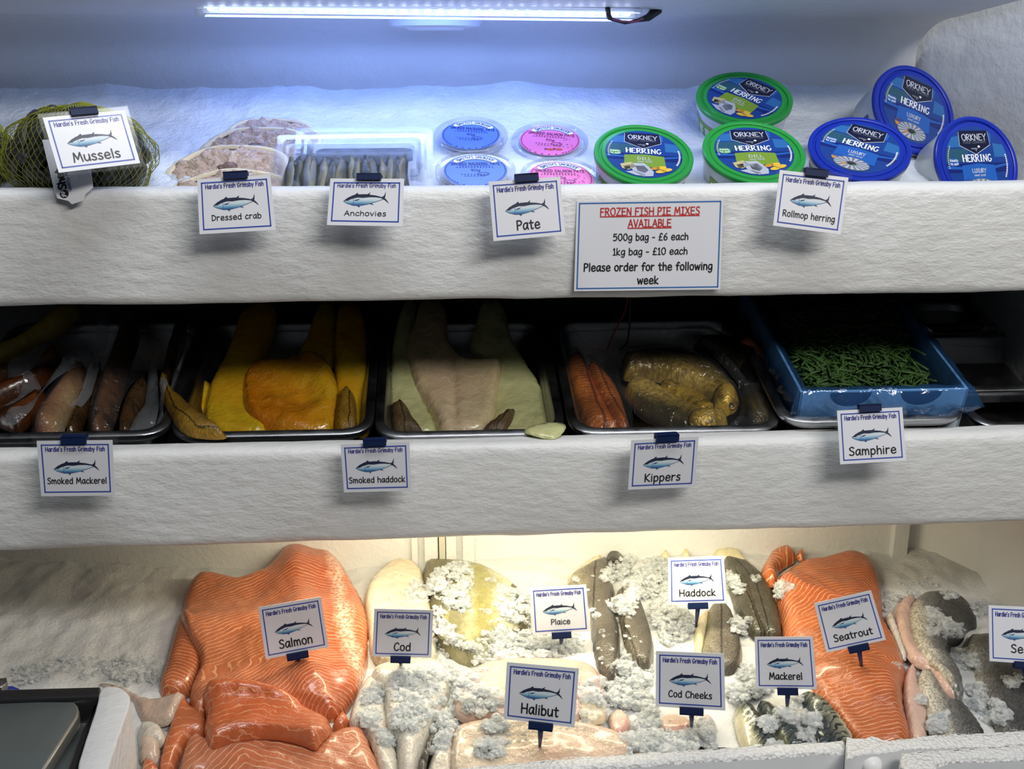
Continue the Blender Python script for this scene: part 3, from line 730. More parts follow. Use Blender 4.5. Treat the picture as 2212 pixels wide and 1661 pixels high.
# ---- pate pots
PACKP = filmmat('pack_plastic',(.97,.98,1),.02,.16,30,.05,.22,.05,(.6,.68,.85))
CLEARP = filmmat('clear_plastic',(.97,.98,1),.04,.35,30,.05,.12,.12,(.7,.78,.95))
LIDF = filmmat('pack_lid_film',(1,1,1),.004,.03,40,.15,.2,.0)
PATE = bumpy('pate',(.62,.52,.42),(.72,.60,.50),60,.5,200,.3)
PL=dict(blue=plain('pate_label_blue',srgb(92,126,222),.3), pink=plain('pate_label_pink',srgb(232,120,178),.3), white=plain('pate_label_white',(.85,.88,.92),.3), ink=plain('pate_ink',srgb(40,60,120),.4), inkp=plain('pate_ink_pink',srgb(120,40,90),.4), red=plain('pate_fish_red',srgb(205,70,50),.4))
def pate_pot(kind,cpx,wpx,y,elev,yaw,roll,label):
    c=at_y(*cpx,y); R=wpx/2*depth(c)/FPX; n=tilt_normal(elev,yaw); M=Matrix.Translation(c)@axes_from(n,math.radians(roll)).to_4x4(); h=R*.95
    t=thing('pate_pot',c-n*h,label,'pot','pate pots on the upper shelf'); k=R
    mb=MB(); mb.lathe([(0,-h),(.74*k,-h),(.78*k,-h*.95),(.90*k,-.12*k),(.94*k,-.11*k)],CLEARP,M,56); mb.build('pot_body',t,smooth=True,angle=40)
    mb=MB(); mb.lathe([(0,-h*.97),(.73*k,-h*.96),(.84*k,-.34*k),(0,-.32*k)],PATE,M,40); mb.build('pate_filling',t,smooth=True,angle=40)
    mb=MB(); mb.lathe([(.95*k,-.12*k),(1*k,-.11*k),(1*k,-.01*k),(.965*k,.015*k),(.93*k,.0),(.90*k,-.05*k),(.87*k,-.05*k),(.86*k,-.03*k),(0,-.03*k)],CLEARP,M,64); l=mb.build('lid',t,smooth=True,angle=35)
    mb=MB()
    def put(p,m,z=0): mb.add([M@Vector((a*R,b*R,-.024*k+z*.00012)) for a,b in p],[tuple(range(len(p)))],PL[m])
    put(ellipse(0,0,.79,.79,48),kind); ink='ink' if kind=='blue' else 'inkp'
    # name banner on an arc
    def band(r0,r1,a0,a1,m,z):
        N=20
        for i in range(N):
            a,b=a0+(a1-a0)*i/N,a0+(a1-a0)*(i+1)/N
            put([(r0*math.sin(a),r0*math.cos(a)),(r0*math.sin(b),r0*math.cos(b)),(r1*math.sin(b),r1*math.cos(b)),(r1*math.sin(a),r1*math.cos(a))],m,z)
    band(.54,.76,-.80,.80,'ink',1); band(.56,.74,-.78,.78,'white',2); put(ellipse(-.65*math.sin(.78),.65*math.cos(.78),.09,.09,12),'white',2); put(ellipse(.65*math.sin(.78),.65*math.cos(.78),.09,.09,12),'white',2)
    for p in text_polys("SMITH'S SMOKERY",0,.65,width=.98,size=.11,weight=.13,arc=.65): put(p,'ink',3)
    for p in text_polys('SMOKED MACKEREL PATE' if kind=='blue' else 'SMOKED SALMON PATE',0,.32,width=1.22,size=.12,weight=.11): put(p,ink,3)
    for p in text_polys('90g',0,.0,size=.10,weight=.11): put(p,ink,3)
    for j,(yy,w) in enumerate(((.19,.8),(.13,.95),(-.22,.7),(-.30,.55))):
        for q in range(int(w*14)):
            x=-w/2+q*w/int(w*14); put([(x,yy),(x+.04,yy),(x+.04,yy+.025),(x,yy+.025)],ink,3)
    for a in range(60,300,7):
        if 150<a<210 and a%2: continue
        th=math.radians(a); put([(.73*math.sin(th),.73*math.cos(th)),(.73*math.sin(th+.07),.73*math.cos(th+.07)),(.76*math.sin(th+.07),.76*math.cos(th+.07)),(.76*math.sin(th),.76*math.cos(th))],ink,3)
    for p in ribbon(ellipse(.2,-.18,.14,.07,18)+[(.34,-.18)],.008,False): put(p,ink,3)
    if kind=='pink':
        for (x,yy) in ((.08,-.48),(.30,-.44)):
            put(ellipse(x,yy,.085,.05,14),'red',3); put([(x-.07,yy),(x-.15,yy+.06),(x-.15,yy-.06)],'inkp',3)
        for q in range(14): x,yy=.25+.4*random.random(),-.35+.5*random.random(); put(ellipse(x,yy,.015,.015,8),'inkp',3)
    mb.build('label',l); return t
pate_pot('blue',(1017,289),160,1.215,65,-3,-8,'blue-labelled mackerel pate pot at the back, beside the anchovy packs')
pate_pot('blue',(1027,366),175,1.125,66,-2,0,'blue-labelled mackerel pate pot in front of another blue one')
pate_pot('pink',(1188,301),166,1.215,65,-3,-10,'pink-labelled salmon pate pot at the back, right of the blue ones')
pate_pot('pink',(1212,382),178,1.125,66,4,-4,'pink-labelled salmon pate pot behind the pate card')

# ---- anchovy packs
ANCH=fishmat('anchovy',[(0,srgb(36,40,34)),(.35,srgb(104,104,86)),(.6,srgb(136,132,108)),(1,srgb(56,60,52))],-.006,.006,.002,.3,None,rough=.25,bumpn=(300,.5,.001))
OIL=bumpy('anchovy_oil',(.012,.014,.006),(.03,.034,.016),60,.25,120,.3)
def anchovy_pack(cl,cr,y,wid_to_h,elev,label,fish=True,depthm=.028):
    a=at_y(*cl,y); b=at_y(*cr,y); w=(b-a).length; n=tilt_normal(elev,0)
    x=(b-a).normalized(); up=n.cross(x).normalized(); hh=w*wid_to_h
    def q(u,v,z): return a+x*(u*w)-up*(v*hh)+n*z
    ctr=q(.5,.5,-depthm)
    t=thing('anchovy_pack',ctr,label,'food pack','clear anchovy packs on the upper shelf')
    def rr(i0,rad): return rounded([(i0/w,i0/hh),(1-i0/w,i0/hh),(1-i0/w,1-i0/hh),(i0/w,1-i0/hh)],rad,5)
    loops=[(0.0,.03,-.003),(0.0,.03,0),(.012,.05,0),(.016,.05,-.004),(.022,.06,-.004),(.026,.06,.0),(.03,.07,-.004),(.036,.08,-depthm)]
    mb=MB(); vs=[];fs=[]; m=None
    for ins,rad,z in loops:
        L=rr(ins*.55,rad); m=len(L); vs+=[q(u,v,z) for u,v in L]
    for k in range(len(loops)-1):
        for i in range(m): j=(i+1)%m; fs.append((k*m+i,k*m+j,(k+1)*m+j,(k+1)*m+i))
    fs.append(tuple((len(loops)-1)*m+i for i in range(m)))
    mb.add(vs,fs,PACKP); mb.build('tray',t,smooth=True,angle=35)
    mb=MB(); L=rr(.002,.04); mb.add([q(u,v,.0009) for u,v in L]+[q(u,v,.0015) for u,v in L],[tuple(range(len(L)))[::-1],tuple(range(len(L),2*len(L)))],LIDF); mb.build('lid',t)
    mb=MB(); L=rr(.021,.07); mb.add([q(u,v,-.010) for u,v in L]+[q(u,v,-depthm+.001) for u,v in L],[tuple(range(len(L)))],OIL); mb.build('oil',t)
    if fish:
        N=15
        for i in range(N):
            u=.13+.74*i/(N-1)+random.uniform(-.012,.012); v0=random.uniform(.09,.14); v1=random.uniform(.86,.97); du=random.uniform(-.03,.05)
            pts=[q(u+du*k/8+.006*math.sin(k*1.3+i),v0+(v1-v0)*k/8,-.0085+random.uniform(0,.0015)+.001*math.sin(k+i)) for k in range(9)]
            rad=[.0018,.0046,.0058,.0063,.0064,.0062,.0056,.0045,.0015]
            mb=MB(); mb.tube(pts,[r_*random.uniform(.85,1.1) for r_ in rad],ANCH,10); o=mb.build('anchovy_fillet',smooth=True)
            me=o.data; uv=me.uv_layers.new(name='UVMap'); idx=np.zeros(len(me.loops),dtype=int); me.loops.foreach_get('vertex_index',idx)
            uu=np.where(idx<90,np.sin(idx%10/10*2*PI+.8*i)*.006,0); uv.data.foreach_set('uv',np.stack([uu,idx//10*.006],1).astype(np.float32).ravel())
            tag(o,'silvery anchovy fillet lying upright in the front clear pack','anchovy','anchovy fillets in the front pack')
    return t
anchovy_pack((640,276),(934,274),1.205,.62,52,'clear anchovy pack, rearmost of the three overlapping packs',False)
anchovy_pack((600,292),(921,287),1.185,.62,52,'clear anchovy pack, middle one of the three overlapping packs',False)
anchovy_pack((589,311),(917,309),1.150,.66,52,'clear anchovy pack in front, full of silvery fillets')

# ---- dressed crabs
SHELL=bumpy('crab_shell',(.55,.36,.20),(.78,.66,.48),40,.4,120,.4)
CRABM=bumpy('crab_meat',(.74,.44,.32),(1.0,.88,.74),130,.45,240,1.0,.008,(1,1,1),6)
BROWNM=bumpy('crab_brown_meat',(.10,.05,.04),(.20,.10,.07),60,.4,140,.6,.004)
WRAP=filmmat('cling_film',(1,1,1),.02,.30,45,.9,.10,.02)
RIMC=bumpy('crab_shell_edge',(.84,.72,.48),(.92,.84,.64),60,.45,200,.4)
def dressed_crab(cpx,wpx,y,elev,yaw,roll,label,asp=.66,seed=0):
    c=at_y(*cpx,y); R=wpx/2*depth(c)/FPX; n=tilt_normal(elev,yaw); M=Matrix.Translation(c)@axes_from(n,math.radians(roll)).to_4x4()
    t=thing('dressed_crab',c-n*R*.4,label,'crab','wrapped dressed crabs on the upper shelf')
    def sh(a): return 1+.05*math.cos(2*a)+.03*math.cos(5*a+seed)
    def blob(prof,mat,name,bump=0,N=56):
        mb=MB(); vs=[];fs=[]
        for r,z in prof:
            for i in range(N):
                a=2*PI*i/N; q=r*R*sh(a); zz=z*R+(bump*R*fbm(q*math.cos(a)*110,q*math.sin(a)*110*asp,seed,5) if bump else 0)
                vs.append(M@Vector((q*math.cos(a),q*math.sin(a)*asp,zz)))
        for j in range(len(prof)-1):
            for i in range(N): k=(i+1)%N; fs.append((j*N+i,j*N+k,(j+1)*N+k,(j+1)*N+i))
        mb.add(vs,fs,mat); return mb.build(name,t,smooth=True)
    blob([(0,-.42),(.4,-.40),(.75,-.28),(.93,-.10),(.99,.0),(.965,.035)],SHELL,'shell')
    blob([(.965,-.03),(1.03,.0),(1.035,.06),(.99,.10),(.93,.10),(.90,.05)],RIMC,'shell_rim')
    blob([(.95,.0)]+[(.94-.047*k,.05+.10*math.sqrt(1-(1-k/20)**2)) for k in range(21)],CRABM,'white_meat',.13,120)
    blob([(.17,.10),(.16,.165),(.10,.185),(.04,.19),(0,.19)],BROWNM,'brown_meat',.05)
    blob([(0,-.45),(.5,-.42),(.8,-.30),(1.0,-.06),(1.03,.05),(.98,.12),(.8,.19),(.5,.23),(.2,.24),(0,.24)],WRAP,'cling_film',.04)
    return t
dressed_crab((590,300),196,1.235,52,2,-4,'wrapped dressed crab at the back, topmost of the overlapping crabs',.62,1)
dressed_crab((556,330),230,1.20,52,-2,3,'wrapped dressed crab, second from the back of the overlapping crabs',.66,2.2)
dressed_crab((496,374),246,1.16,52,-4,6,'wrapped dressed crab with dark brown patch, third in the overlapping row',.66,3.1)
dressed_crab((500,430),258,1.115,52,2,4,'wrapped dressed crab in front, largely behind the shelf lip and its card',.66,4.4)

# ---- mussels in their net bags
MUS=bumpy('mussel_shell',(.008,.009,.015),(.03,.03,.035),40,.42,160,.5,.002)
NETY=plain('net_yellow',srgb(140,142,44),.5); TAGW=plain('tag_white',(.80,.81,.84),.4); INKB=plain('tag_ink',(.01,.012,.02),.4); INKV=plain('tag_ink_blue',srgb(60,70,150),.4)
def mussel_mesh():
    mb=MB(); N=12; vs=[];fs=[]
    L=.052
    prof=[(0,0,0),(.08,.20,.16),(.25,.36,.27),(.5,.46,.33),(.75,.44,.28),(.92,.28,.15),(1,.02,.01)]
    for k,(u,w,h) in enumerate(prof):
        for i in range(N):
            a=2*PI*i/N; vs.append(((u-.5)*L,math.cos(a)*w*L*.5+.06*L*math.sin(u*PI),math.sin(a)*h*L*.55))
    for k in range(len(prof)-1):
        for i in range(N): j=(i+1)%N; fs.append((k*N+i,k*N+j,(k+1)*N+j,(k+1)*N+i))
    mb.add(vs,fs,MUS); return mb
mus0=None
def mussel_bag(center, rx, ry, rz, label, mlabel, mgroup, n, seed):
    global mus0
    rnd=random.Random(seed)
    t=thing('mussel_net_bag',center-Vector((0,0,rz)),label,'net bag')
    def surfpt(th,ph,k=1.0):
        d=Vector((math.cos(ph)*math.cos(th),math.cos(ph)*math.sin(th),math.sin(ph)))
        b=1+.09*fbm(d.x*2.2+seed,d.y*2.2,d.z*2.2,3)
        return center+Vector((d.x*rx,d.y*ry,d.z*rz))*b*k
    mb=MB(); NU,NV=64,28; vs=[];fs=[]
    for j in range(NV+1):
        ph=-PI/2*.93+PI*.965*j/NV
        for i in range(NU): vs.append(surfpt(2*PI*(i+(.5 if j%2 else 0))/NU,ph,1.03))
    r=.00030
    for j in range(NV):
        for i in range(NU):
            a=j*NU+i
            for b in ((j+1)*NU+(i if j%2==0 else (i+1)%NU),(j+1)*NU+((i-1)%NU if j%2==0 else i)):
                p,q=Vector(vs[a]),Vector(vs[b]); d=(q-p).normalized(); o1=d.orthogonal().normalized(); o2=d.cross(o1)
                ring=[]
                for e in (p,q):
                    for w in range(3): an=2*PI*w/3; ring.append(e+(o1*math.cos(an)+o2*math.sin(an))*r)
                mb.add(ring,[(0,1,4,3),(1,2,5,4),(2,0,3,5)],NETY)
    mb.build('net',t)
    for i in range(n):
        z=1-2*(i+.5)/n; th=i*2.39996; ph=math.asin(z)
        p=surfpt(th,ph,.83)
        if mus0 is None: o=mussel_mesh().build('mussel',smooth=True); mus0=o
        else: o=mus0.copy(); COL.objects.link(o)
        o.location=p; nrm=(p-center).normalized()
        R_=nrm.to_track_quat('Z','X').to_matrix()@Matrix.Rotation(rnd.uniform(0,6.28),3,'Z')@Matrix.Rotation(rnd.uniform(-.35,.35),3,'X')
        o.rotation_euler=R_.to_euler(); s=rnd.uniform(.62,.85); o.scale=(s,s,s)
        tag(o,mlabel,'mussel',mgroup)
    return t
cm=at_y(168,338,1.115)
bag=mussel_bag(cm,.071,.05,.047,'yellow net bag full of black mussels behind the mussels card','black mussel packed in the large yellow net bag','mussels in the large net bag',120,3)
cm2=at_y(-62,345,1.15)
mussel_bag(cm2,.042,.045,.046,'second net bag of mussels cut off at the left edge','black mussel in the net bag at the left edge','mussels in the cut-off net bag',64,8)
# hanging paper tag of the bag
TO=at_y(139,435,1.040); n_=Vector((0,-1,.45)).normalized()
tp=[at_plane(x,y,TO,n_) for x,y in ((91,302),(118,415),(124,428),(148,434),(155,441),(180,433),(184,420),(201,405),(196,366),(150,300))]
mb=MB(); mb.add(tp+[p-n_*.0006 for p in tp],[tuple(range(len(tp))),tuple(range(len(tp),2*len(tp)))[::-1]]+[(i,i+len(tp),(i+1)%len(tp)+len(tp),(i+1)%len(tp)) for i in range(len(tp))],TAGW)
O_=at_plane(139,419,TO,n_); ux=(at_plane(113,300,TO,n_)-O_).normalized(); vy=n_.cross(ux).normalized()*-1
vy=-(n_.cross(ux)).normalized()
sc_=depth(O_)/FPX
def tput(polys,m,z): 
    for p in polys: mb.add([O_+ux*(a*sc_)+vy*(b*sc_)*-1+n_*z for a,b in p],[tuple(range(len(p)))],m)
tput([ellipse(0,0,9.5,9.5,24)],INKB,.0003); tput(ribbon([(-6,-3),(-2,2),(2,-1),(6,3)],1.2),TAGW,.0005); tput(ribbon([(-6,2),(-2,6),(2,3),(5,6)],.9),TAGW,.0005)
tput(text_polys('Shet',34,1,size=16,weight=.2),INKB,.0003); tput(text_polys('Quality Mussels',38,-13,size=7,weight=.12),INKV,.0003)
for k in range(5): tput(text_polys('*'*9,30+k,-38-k*5,size=6,weight=.12),INKB,.0003)
mb.build('paper_tag',bag)
mb=MB(); kp=at_y(104,243,1.12)
for i in range(14):
    a=random.uniform(0,6.28); mb.tube([kp+Vector((random.uniform(-.008,.004),0,-.004)),kp+Vector((math.cos(a)*.006,math.sin(a)*.004,random.uniform(0,.008))),kp+Vector((math.cos(a)*.012,math.sin(a)*.006,random.uniform(-.002,.006)))],.0007,NETY,4)
mb.build('net_knot',bag)
# ================================================================== CARDS
def strip_box(mb,q,x0,x1,y0,y1,z0,z1,m):
    mb.add([q.p(x,y,z) for z in (z0,z1) for y in (y0,y1) for x in (x0,x1)],[(0,2,3,1),(4,5,7,6),(0,1,5,4),(2,6,7,3),(0,4,6,2),(1,3,7,5)],m)
def card_sign(px,y,title,tsize,label,clip,cx,spike=None,surf=None,lam=(.05,.05,.07,.07),tilt0=8,ty=.20,back=None):
    q=fit_quad(px,y,tilt0)
    base=q.p(.5,0); t=thing('name_card',base,label,'sign card','fish name cards')
    mb,put=card_mesh(q,'card',title,tsize,ty); mb.build('card',t)
    l,r,b,tp=lam
    mb=MB()
    for z in (.0009,-.0010): mb.add([q.p(-l,-b,z),q.p(1+r,-b,z),q.p(1+r,1+tp,z),q.p(-l,1+tp,z)],[(0,1,2,3)],LAM)
    mb.build('laminate_sleeve',t)
    mb=MB()
    if clip=='top':
        strip_box(mb,q,cx-.165,cx+.165,1-.045,1+.085,.0012,.004,CLIPM); strip_box(mb,q,cx-.165,cx+.165,1-.045,1+.085,-.0055,-.0014,CLIPM); strip_box(mb,q,cx-.165,cx+.165,1.06,1.09,-.0055,.004,CLIPM)
        h=mb.build('holder_clip',t)
        if back:
            zl=Z0+(T1 if q.p(.5,.5).z>Z0-.25 else T2)-.008; lo,hi=q.p(cx,0).z,q.p(cx,1).z
            f=min(.97,max(.1,(zl-lo)/(hi-lo))); a=q.p(cx,f,-.002)
            if title=='Mussels': a=q.p(cx,1.02,-.004); zl=a.z-.004
            if title=='Samphire': a=q.p(cx,.86,-.003); zl=a.z-.016
            e=Vector((a.x,back,zl)); hx=q.p(cx,1.0,-.003)
            mb=MB(); mb.tube([a,(a+e)/2,e],.0018,CLIPM,8); mb.build('clip_arm',h,smooth=True)
    else:
        strip_box(mb,q,cx-.17,cx+.17,-.085,.035,.0012,.0045,CLIPM); strip_box(mb,q,cx-.17,cx+.17,-.085,.035,-.0045,-.0014,CLIPM); strip_box(mb,q,cx-.17,cx+.17,-.095,-.07,-.0045,.0045,CLIPM)
        h=mb.build('holder_clip',t)
        p0=q.p(cx,-.07,0); p1=surf.at(*spike); 
        d=(p1-p0); mb=MB(); mb.tube([p0,p0+d*.5,p1+d*.12],[.0030,.0024,.0012],SPIKE,8); mb.build('spike',h,smooth=True)
    return t
big=dict(size=.155,weight=.118); mid=dict(size=.125,weight=.118)
card_sign([(92,254),(269,238),(303,352),(127,373)],1.030,'Mussels',dict(width=.58,size=.16,weight=.118),'Mussels name card leaning on the net bag','top',.50,tilt0=20,back=1.062)
YC=YF-.028
card_sign([(425.6,387),(584,377),(595.6,496.5),(431,506)],YC,'Dressed crab',dict(width=.66,size=.10,weight=.118),'Dressed crab name card clipped to the upper shelf','top',.53,ty=.25,back=YF+.004)
card_sign([(713.6,385.5),(873,386),(869.5,489),(706,486)],YC,'Anchovies',dict(width=.56,size=.105,weight=.118),'Anchovies name card clipped to the upper shelf','top',.53,ty=.23,back=YF+.004)
card_sign([(1055.7,392.4),(1210,381.4),(1221,507),(1066,521)],YC,'Pate',dict(width=.33,size=.155,weight=.118),'Pate name card clipped to the upper shelf','top',.53,back=YF+.004)
card_sign([(1684.7,367),(1833,383.6),(1816,506.7),(1670,487)],YC-.004,'Rollmop herring',dict(width=.77,size=.11,weight=.118),'Rollmop herring name card hanging tilted from the upper shelf','top',.52,ty=.22,back=YF+.004)
card_sign([(79,952.5),(242.8,950.7),(248.4,1070.4),(89,1072)],YC,'Smoked Mackerel',dict(width=.80,size=.105,weight=.118),'Smoked Mackerel name card clipped to the lower shelf','top',.50,lam=(.05,.07,.05,.06),ty=.25,back=YF+.004)
card_sign([(735.4,959.7),(884.5,954),(888.8,1060),(743,1063.6)],YC,'Smoked haddock',dict(width=.83,size=.115,weight=.118),'Smoked haddock name card clipped to the lower shelf','top',.50,ty=.22,back=YF+.004)
card_sign([(1364,951),(1509.5,942.8),(1501,1051.7),(1356.6,1058)],YC,'Kippers',dict(width=.54,size=.155,weight=.118),'Kippers name card clipped to the lower shelf','top',.52,lam=(.06,.06,.09,.05),back=YF+.004)
card_sign([(1808,887),(1949,879.5),(1958,995),(1815,1003)],YC-.004,'Samphire',dict(width=.72,size=.15,weight=.118),'Samphire name card clipped to a tray above the lower shelf','top',.50,lam=(.04,.05,.36,.05),back=YF+.035)
# the big notice
q=fit_quad([(1246,434),(1563,429),(1556,625),(1240,629)],YF-.004,2,.02)
t=thing('notice_sign',q.p(.5,0),'laminated notice about frozen fish pie mixes on the upper shelf front','sign')
N_=[("FROZEN FISH PIE MIXES",.5,.875,'red',dict(width=.68,size=.082,weight=.12)),("AVAILABLE",.5,.745,'red',dict(width=.295,size=.082,weight=.12)),
 ("500g bag - £6 each",.51,.595,'black',dict(width=.515,size=.075,weight=.12)),("1kg bag - £10 each",.51,.435,'black',dict(width=.51,size=.075,weight=.12)),
 ("Please order for the following",.5,.265,'black',dict(width=.88,size=.085,weight=.13)),("week",.5,.115,'black',dict(width=.145,size=.085,weight=.13))]
mb,put=card_mesh(q,'notice','',{},border='wborder',notice=N_)
for x0,x1,y in ((.16,.84,.822),(.35,.65,.692)): put([(x0,y-.006),(x1,y-.006),(x1,y+.006),(x0,y+.006)],.0003,'red')
mb.build('notice_sheet',t)
mb=MB(); mb.add([q.p(-.02,-.03,.0009),q.p(1.04,-.03,.0009),q.p(1.04,1.05,.0009),q.p(-.02,1.05,.0009)],[(0,1,2,3)],LAM); mb.build('laminate_sleeve',t)
# ================================================================== MIDDLE SHELF: steel trays
def steelmat():
    m,nt,b=newmat('steel'); q=NT(nt); b.inputs['Metallic'].default_value=1; b.inputs['Base Color'].default_value=(.38,.39,.41,1)
    o=q.obj(); q.l(q.rng(q.noise(o,40,4),.3,.7,.24,.40),b.inputs['Roughness']); q.bump(q.noise(q.mapping(o,(1,20,1)),60,3),.08,.001,b); return m
STEEL=steelmat(); DARKIN=plain('tray_slot',(.01,.01,.012),.6)
S2=Surf(1.078,-.366,15.6,t0=-.05,t1=.32)
def tray(xl, xr, yf, label, L=.245, dz=0, depth_=.055, slot=None, yfar=None):
    """gastronorm tray: front rim from picture x xl to xr at picture height yf"""
    a,ta=S2.un(xl,yf,dz); b,_=S2.un(xr,yf,dz); t0=ta; w=b-a
    o=S2.w((a+b)/2,t0+L/2,dz-depth_)
    def rr(ins,rad): return rounded([(a+ins,t0+ins),(b-ins,t0+ins),(b-ins,t0+L-ins),(a+ins,t0+L-ins)],rad,6)
    loops=[(.004,.030,-.010),(0,.032,-.004),(0,.032,0),(.0012,.031,.001),(.009,.026,.001),(.0115,.024,-.002),(.013,.024,-.010),(.022,.024,-depth_),(.0235,.024,-depth_-.0008),(.0145,.024,-.010),(.011,.024,-.006)]
    mb=MB(); vs=[];fs=[]; m=0
    for ins,rad,z in loops:
        P=rr(ins,rad); m=len(P); vs+=[S2.w(x,y,z+dz) for x,y in P]
    for k in range(len(loops)-1):
        for i in range(m): j=(i+1)%m; fs.append((k*m+i,k*m+j,(k+1)*m+j,(k+1)*m+i))
    fs.append(tuple(7*m+i for i in range(m)))
    mb.add(vs,fs,STEEL)
    if label is None: return mb
    o=mb.build('steel_tray',loc=o,smooth=True,angle=40)
    tag(o,label,'tray','steel trays on the lower shelf')
    if slot:
        x0,_=S2.un(slot[0],yf,dz); x1,_=S2.un(slot[1],yf,dz)
        mb=MB(); mb.box(S2.w((x0+x1)/2,t0-.001,dz-.012),((x1-x0)/2,0,0),S2.ey*.004,S2.n*.0028,DARKIN); mb.box(S2.w((x0+x1)/2,t0-.004,dz-.012),((x1-x0)/2*.9,0,0),S2.ey*.002,S2.n*.0011,STEEL)
        mb.build('rim_slot',o)
    return o
tray(-140,357,951,'steel tray at the left holding bagged smoked mackerel')
tray(361,804,947,'steel tray holding yellow smoked haddock',slot=(490,670))
tray(808,1226,946,'steel tray holding pale smoked haddock')
tray(1233,1702,938,'steel tray holding the bagged kippers')
tray(1690,2105,914,'steel tray under the samphire box',dz=.012)
tray(2112,2480,925,'empty steel tray lowest at the right end',L=.20,dz=-.004)
S2b=S2
tray(2040,2400,846,'empty steel tray stacked in the middle at the right end',L=.155,dz=-.004,depth_=.03)
tray(1985,2155,712,'empty steel tray at the back right in the dark',L=.075,dz=-.004,depth_=.02)
S2.H[:]=(-.030+.044*np.clip((S2.t0+np.arange(S2.ny)*S2.res-.09)/.14,0,1)**1.2)[None,:]
# tray walls reach the rim: things near the front rim rest on it
c4=lambda P: px_list((0,630),2.6976,P); c5=lambda P: px_list((700,630),3.533,P); c6=lambda P: px_list((1150,630),3.533,P); c2b=lambda P: px_list((0,640),5.19,P)
YEL=fishmat('smoked_haddock_yellow',[(0,srgb(214,168,20)),(.5,srgb(226,186,40)),(1,srgb(206,176,30))],-.06,.06,.02,.18,stripe=(.009,.10,srgb(238,212,110),.03,.18),rough=.24,bumpn=(110,.7,.003),sss=.25,coat=.7,tint=(srgb(206,126,16),16,.75))
AMB=fishmat('smoked_haddock_amber',[(0,srgb(200,120,16)),(.5,srgb(218,152,30)),(1,srgb(222,176,36))],-.05,.05,.03,.2,stripe=(.012,.08,srgb(240,206,110),.05,.2),rough=.22,bumpn=(75,.8,.005),sss=.25,coat=.8,tint=(srgb(196,104,14),14,.7))
PALE=fishmat('smoked_haddock_pale',[(0,srgb(206,186,140)),(.5,srgb(222,200,166)),(1,srgb(212,196,150))],-.05,.05,.02,.14,stripe=(.012,.07,srgb(240,228,206),.03,.4),rough=.24,bumpn=(100,.7,.003),sss=.25,coat=.7,tint=(srgb(206,166,136),13,.6))
PALEG=fishmat('smoked_haddock_greenish',[(0,srgb(200,192,132)),(.5,srgb(204,204,150)),(1,srgb(190,196,136))],-.05,.05,.02,.14,stripe=(.009,.09,srgb(228,228,196),.03,.18),rough=.24,bumpn=(100,.7,.003),sss=.25,coat=.7)
SKINY=fishmat('smoked_skin_gold',[(0,srgb(140,104,30)),(.45,srgb(158,120,36)),(1,srgb(120,92,34))],-.012,.012,.004,.35,lat=(.001,.0011,(.02,.015,.008)),scales=(700,.5,.35,srgb(90,66,24)),rough=.42,bumpn=(120,.6,.003))
SKINB=fishmat('smoked_skin_brown',[(0,srgb(96,76,52)),(.5,srgb(116,96,66)),(1,srgb(84,68,50))],-.012,.012,.004,.35,lat=(.001,.0011,(.02,.016,.012)),scales=(700,.5,.35,srgb(60,48,34)),rough=.42,bumpn=(120,.6,.003))
gy='yellow smoked haddock pieces'; gp='pale smoked haddock pieces'
F=.0
pillow(S2,'smoked_haddock_fillet',c4([(1060,650),(1100,560),(1180,500),(1240,520),(1200,720),(1100,680)]),0.009,YEL,label='dull yellow smoked haddock flank against the left tray wall',cat='fish',group=gy,lift=.0)
pillow(S2,'smoked_haddock_fillet',c4([(1720,370),(1790,250),(1840,100),(1880,40),(1960,40),(1970,400),(1900,440),(1790,440)]),0.011,YEL,spine=c4([(1880,60),(1830,420)]),label='yellow smoked haddock fillet rising in the middle back of its tray',cat='fish',group=gy)
pillow(S2,'smoked_haddock_fillet',c4([(1178,690),(1200,580),(1240,470),(1330,330),(1420,60),(1620,60),(1600,200),(1550,370),(1500,480),(1480,620),(1620,830),(1300,835),(1180,770)]),0.015,YEL,spine=c4([(1540,60),(1330,480),(1330,800)]),chev=.5,label='long yellow smoked haddock fillet on the left of its tray',cat='fish',group=gy)
pillow(S2,'smoked_haddock_fillet',c4([(1960,60),(2110,60),(2150,380),(2165,660),(2160,820),(2060,832),(1960,700),(1940,420)]),0.013,YEL,spine=c4([(2040,60),(2070,500),(2080,820)]),chev=.5,label='yellow smoked haddock fillet along the right wall of its tray',cat='fish',group=gy)
pillow(S2,'smoked_haddock_fillet',c4([(1410,530),(1425,440),(1500,390),(1650,385),(1820,335),(1930,385),(1965,520),(1975,640),(1950,760),(1920,822),(1600,825),(1500,735),(1415,665)]),0.019,AMB,spine=c4([(1560,380),(1700,560),(1780,820)]),chev=.6,chev2=-.3,wav=.35,label='broad amber smoked haddock fillet lying on top in the yellow tray',cat='fish',group=gy)
pillow(S2,'smoked_haddock_tail',c4([(1960,600),(1985,555),(2045,550),(2075,620),(2085,760),(2075,815),(2000,828),(1940,815)]),.012,SKINY,spine=c4([(2035,545),(2030,830)]),label='skin-side-up yellow haddock tail at the right of its tray',cat='fish',group=gy)
pillow(S2,'smoked_haddock_tail',c4([(922,520),(925,470),(960,430),(970,500),(1010,560),(1080,625),(1180,710),(1310,800),(1320,828),(1230,832),(1110,820),(1030,775),(975,670),(940,600)]),.014,SKINY,spine=c4([(935,500),(1010,690),(1150,810),(1310,820)]),label='curled golden haddock tail hooked over the left rim of the yellow tray',cat='fish',group=gy,rnd=1,floor=.003,r=.008)
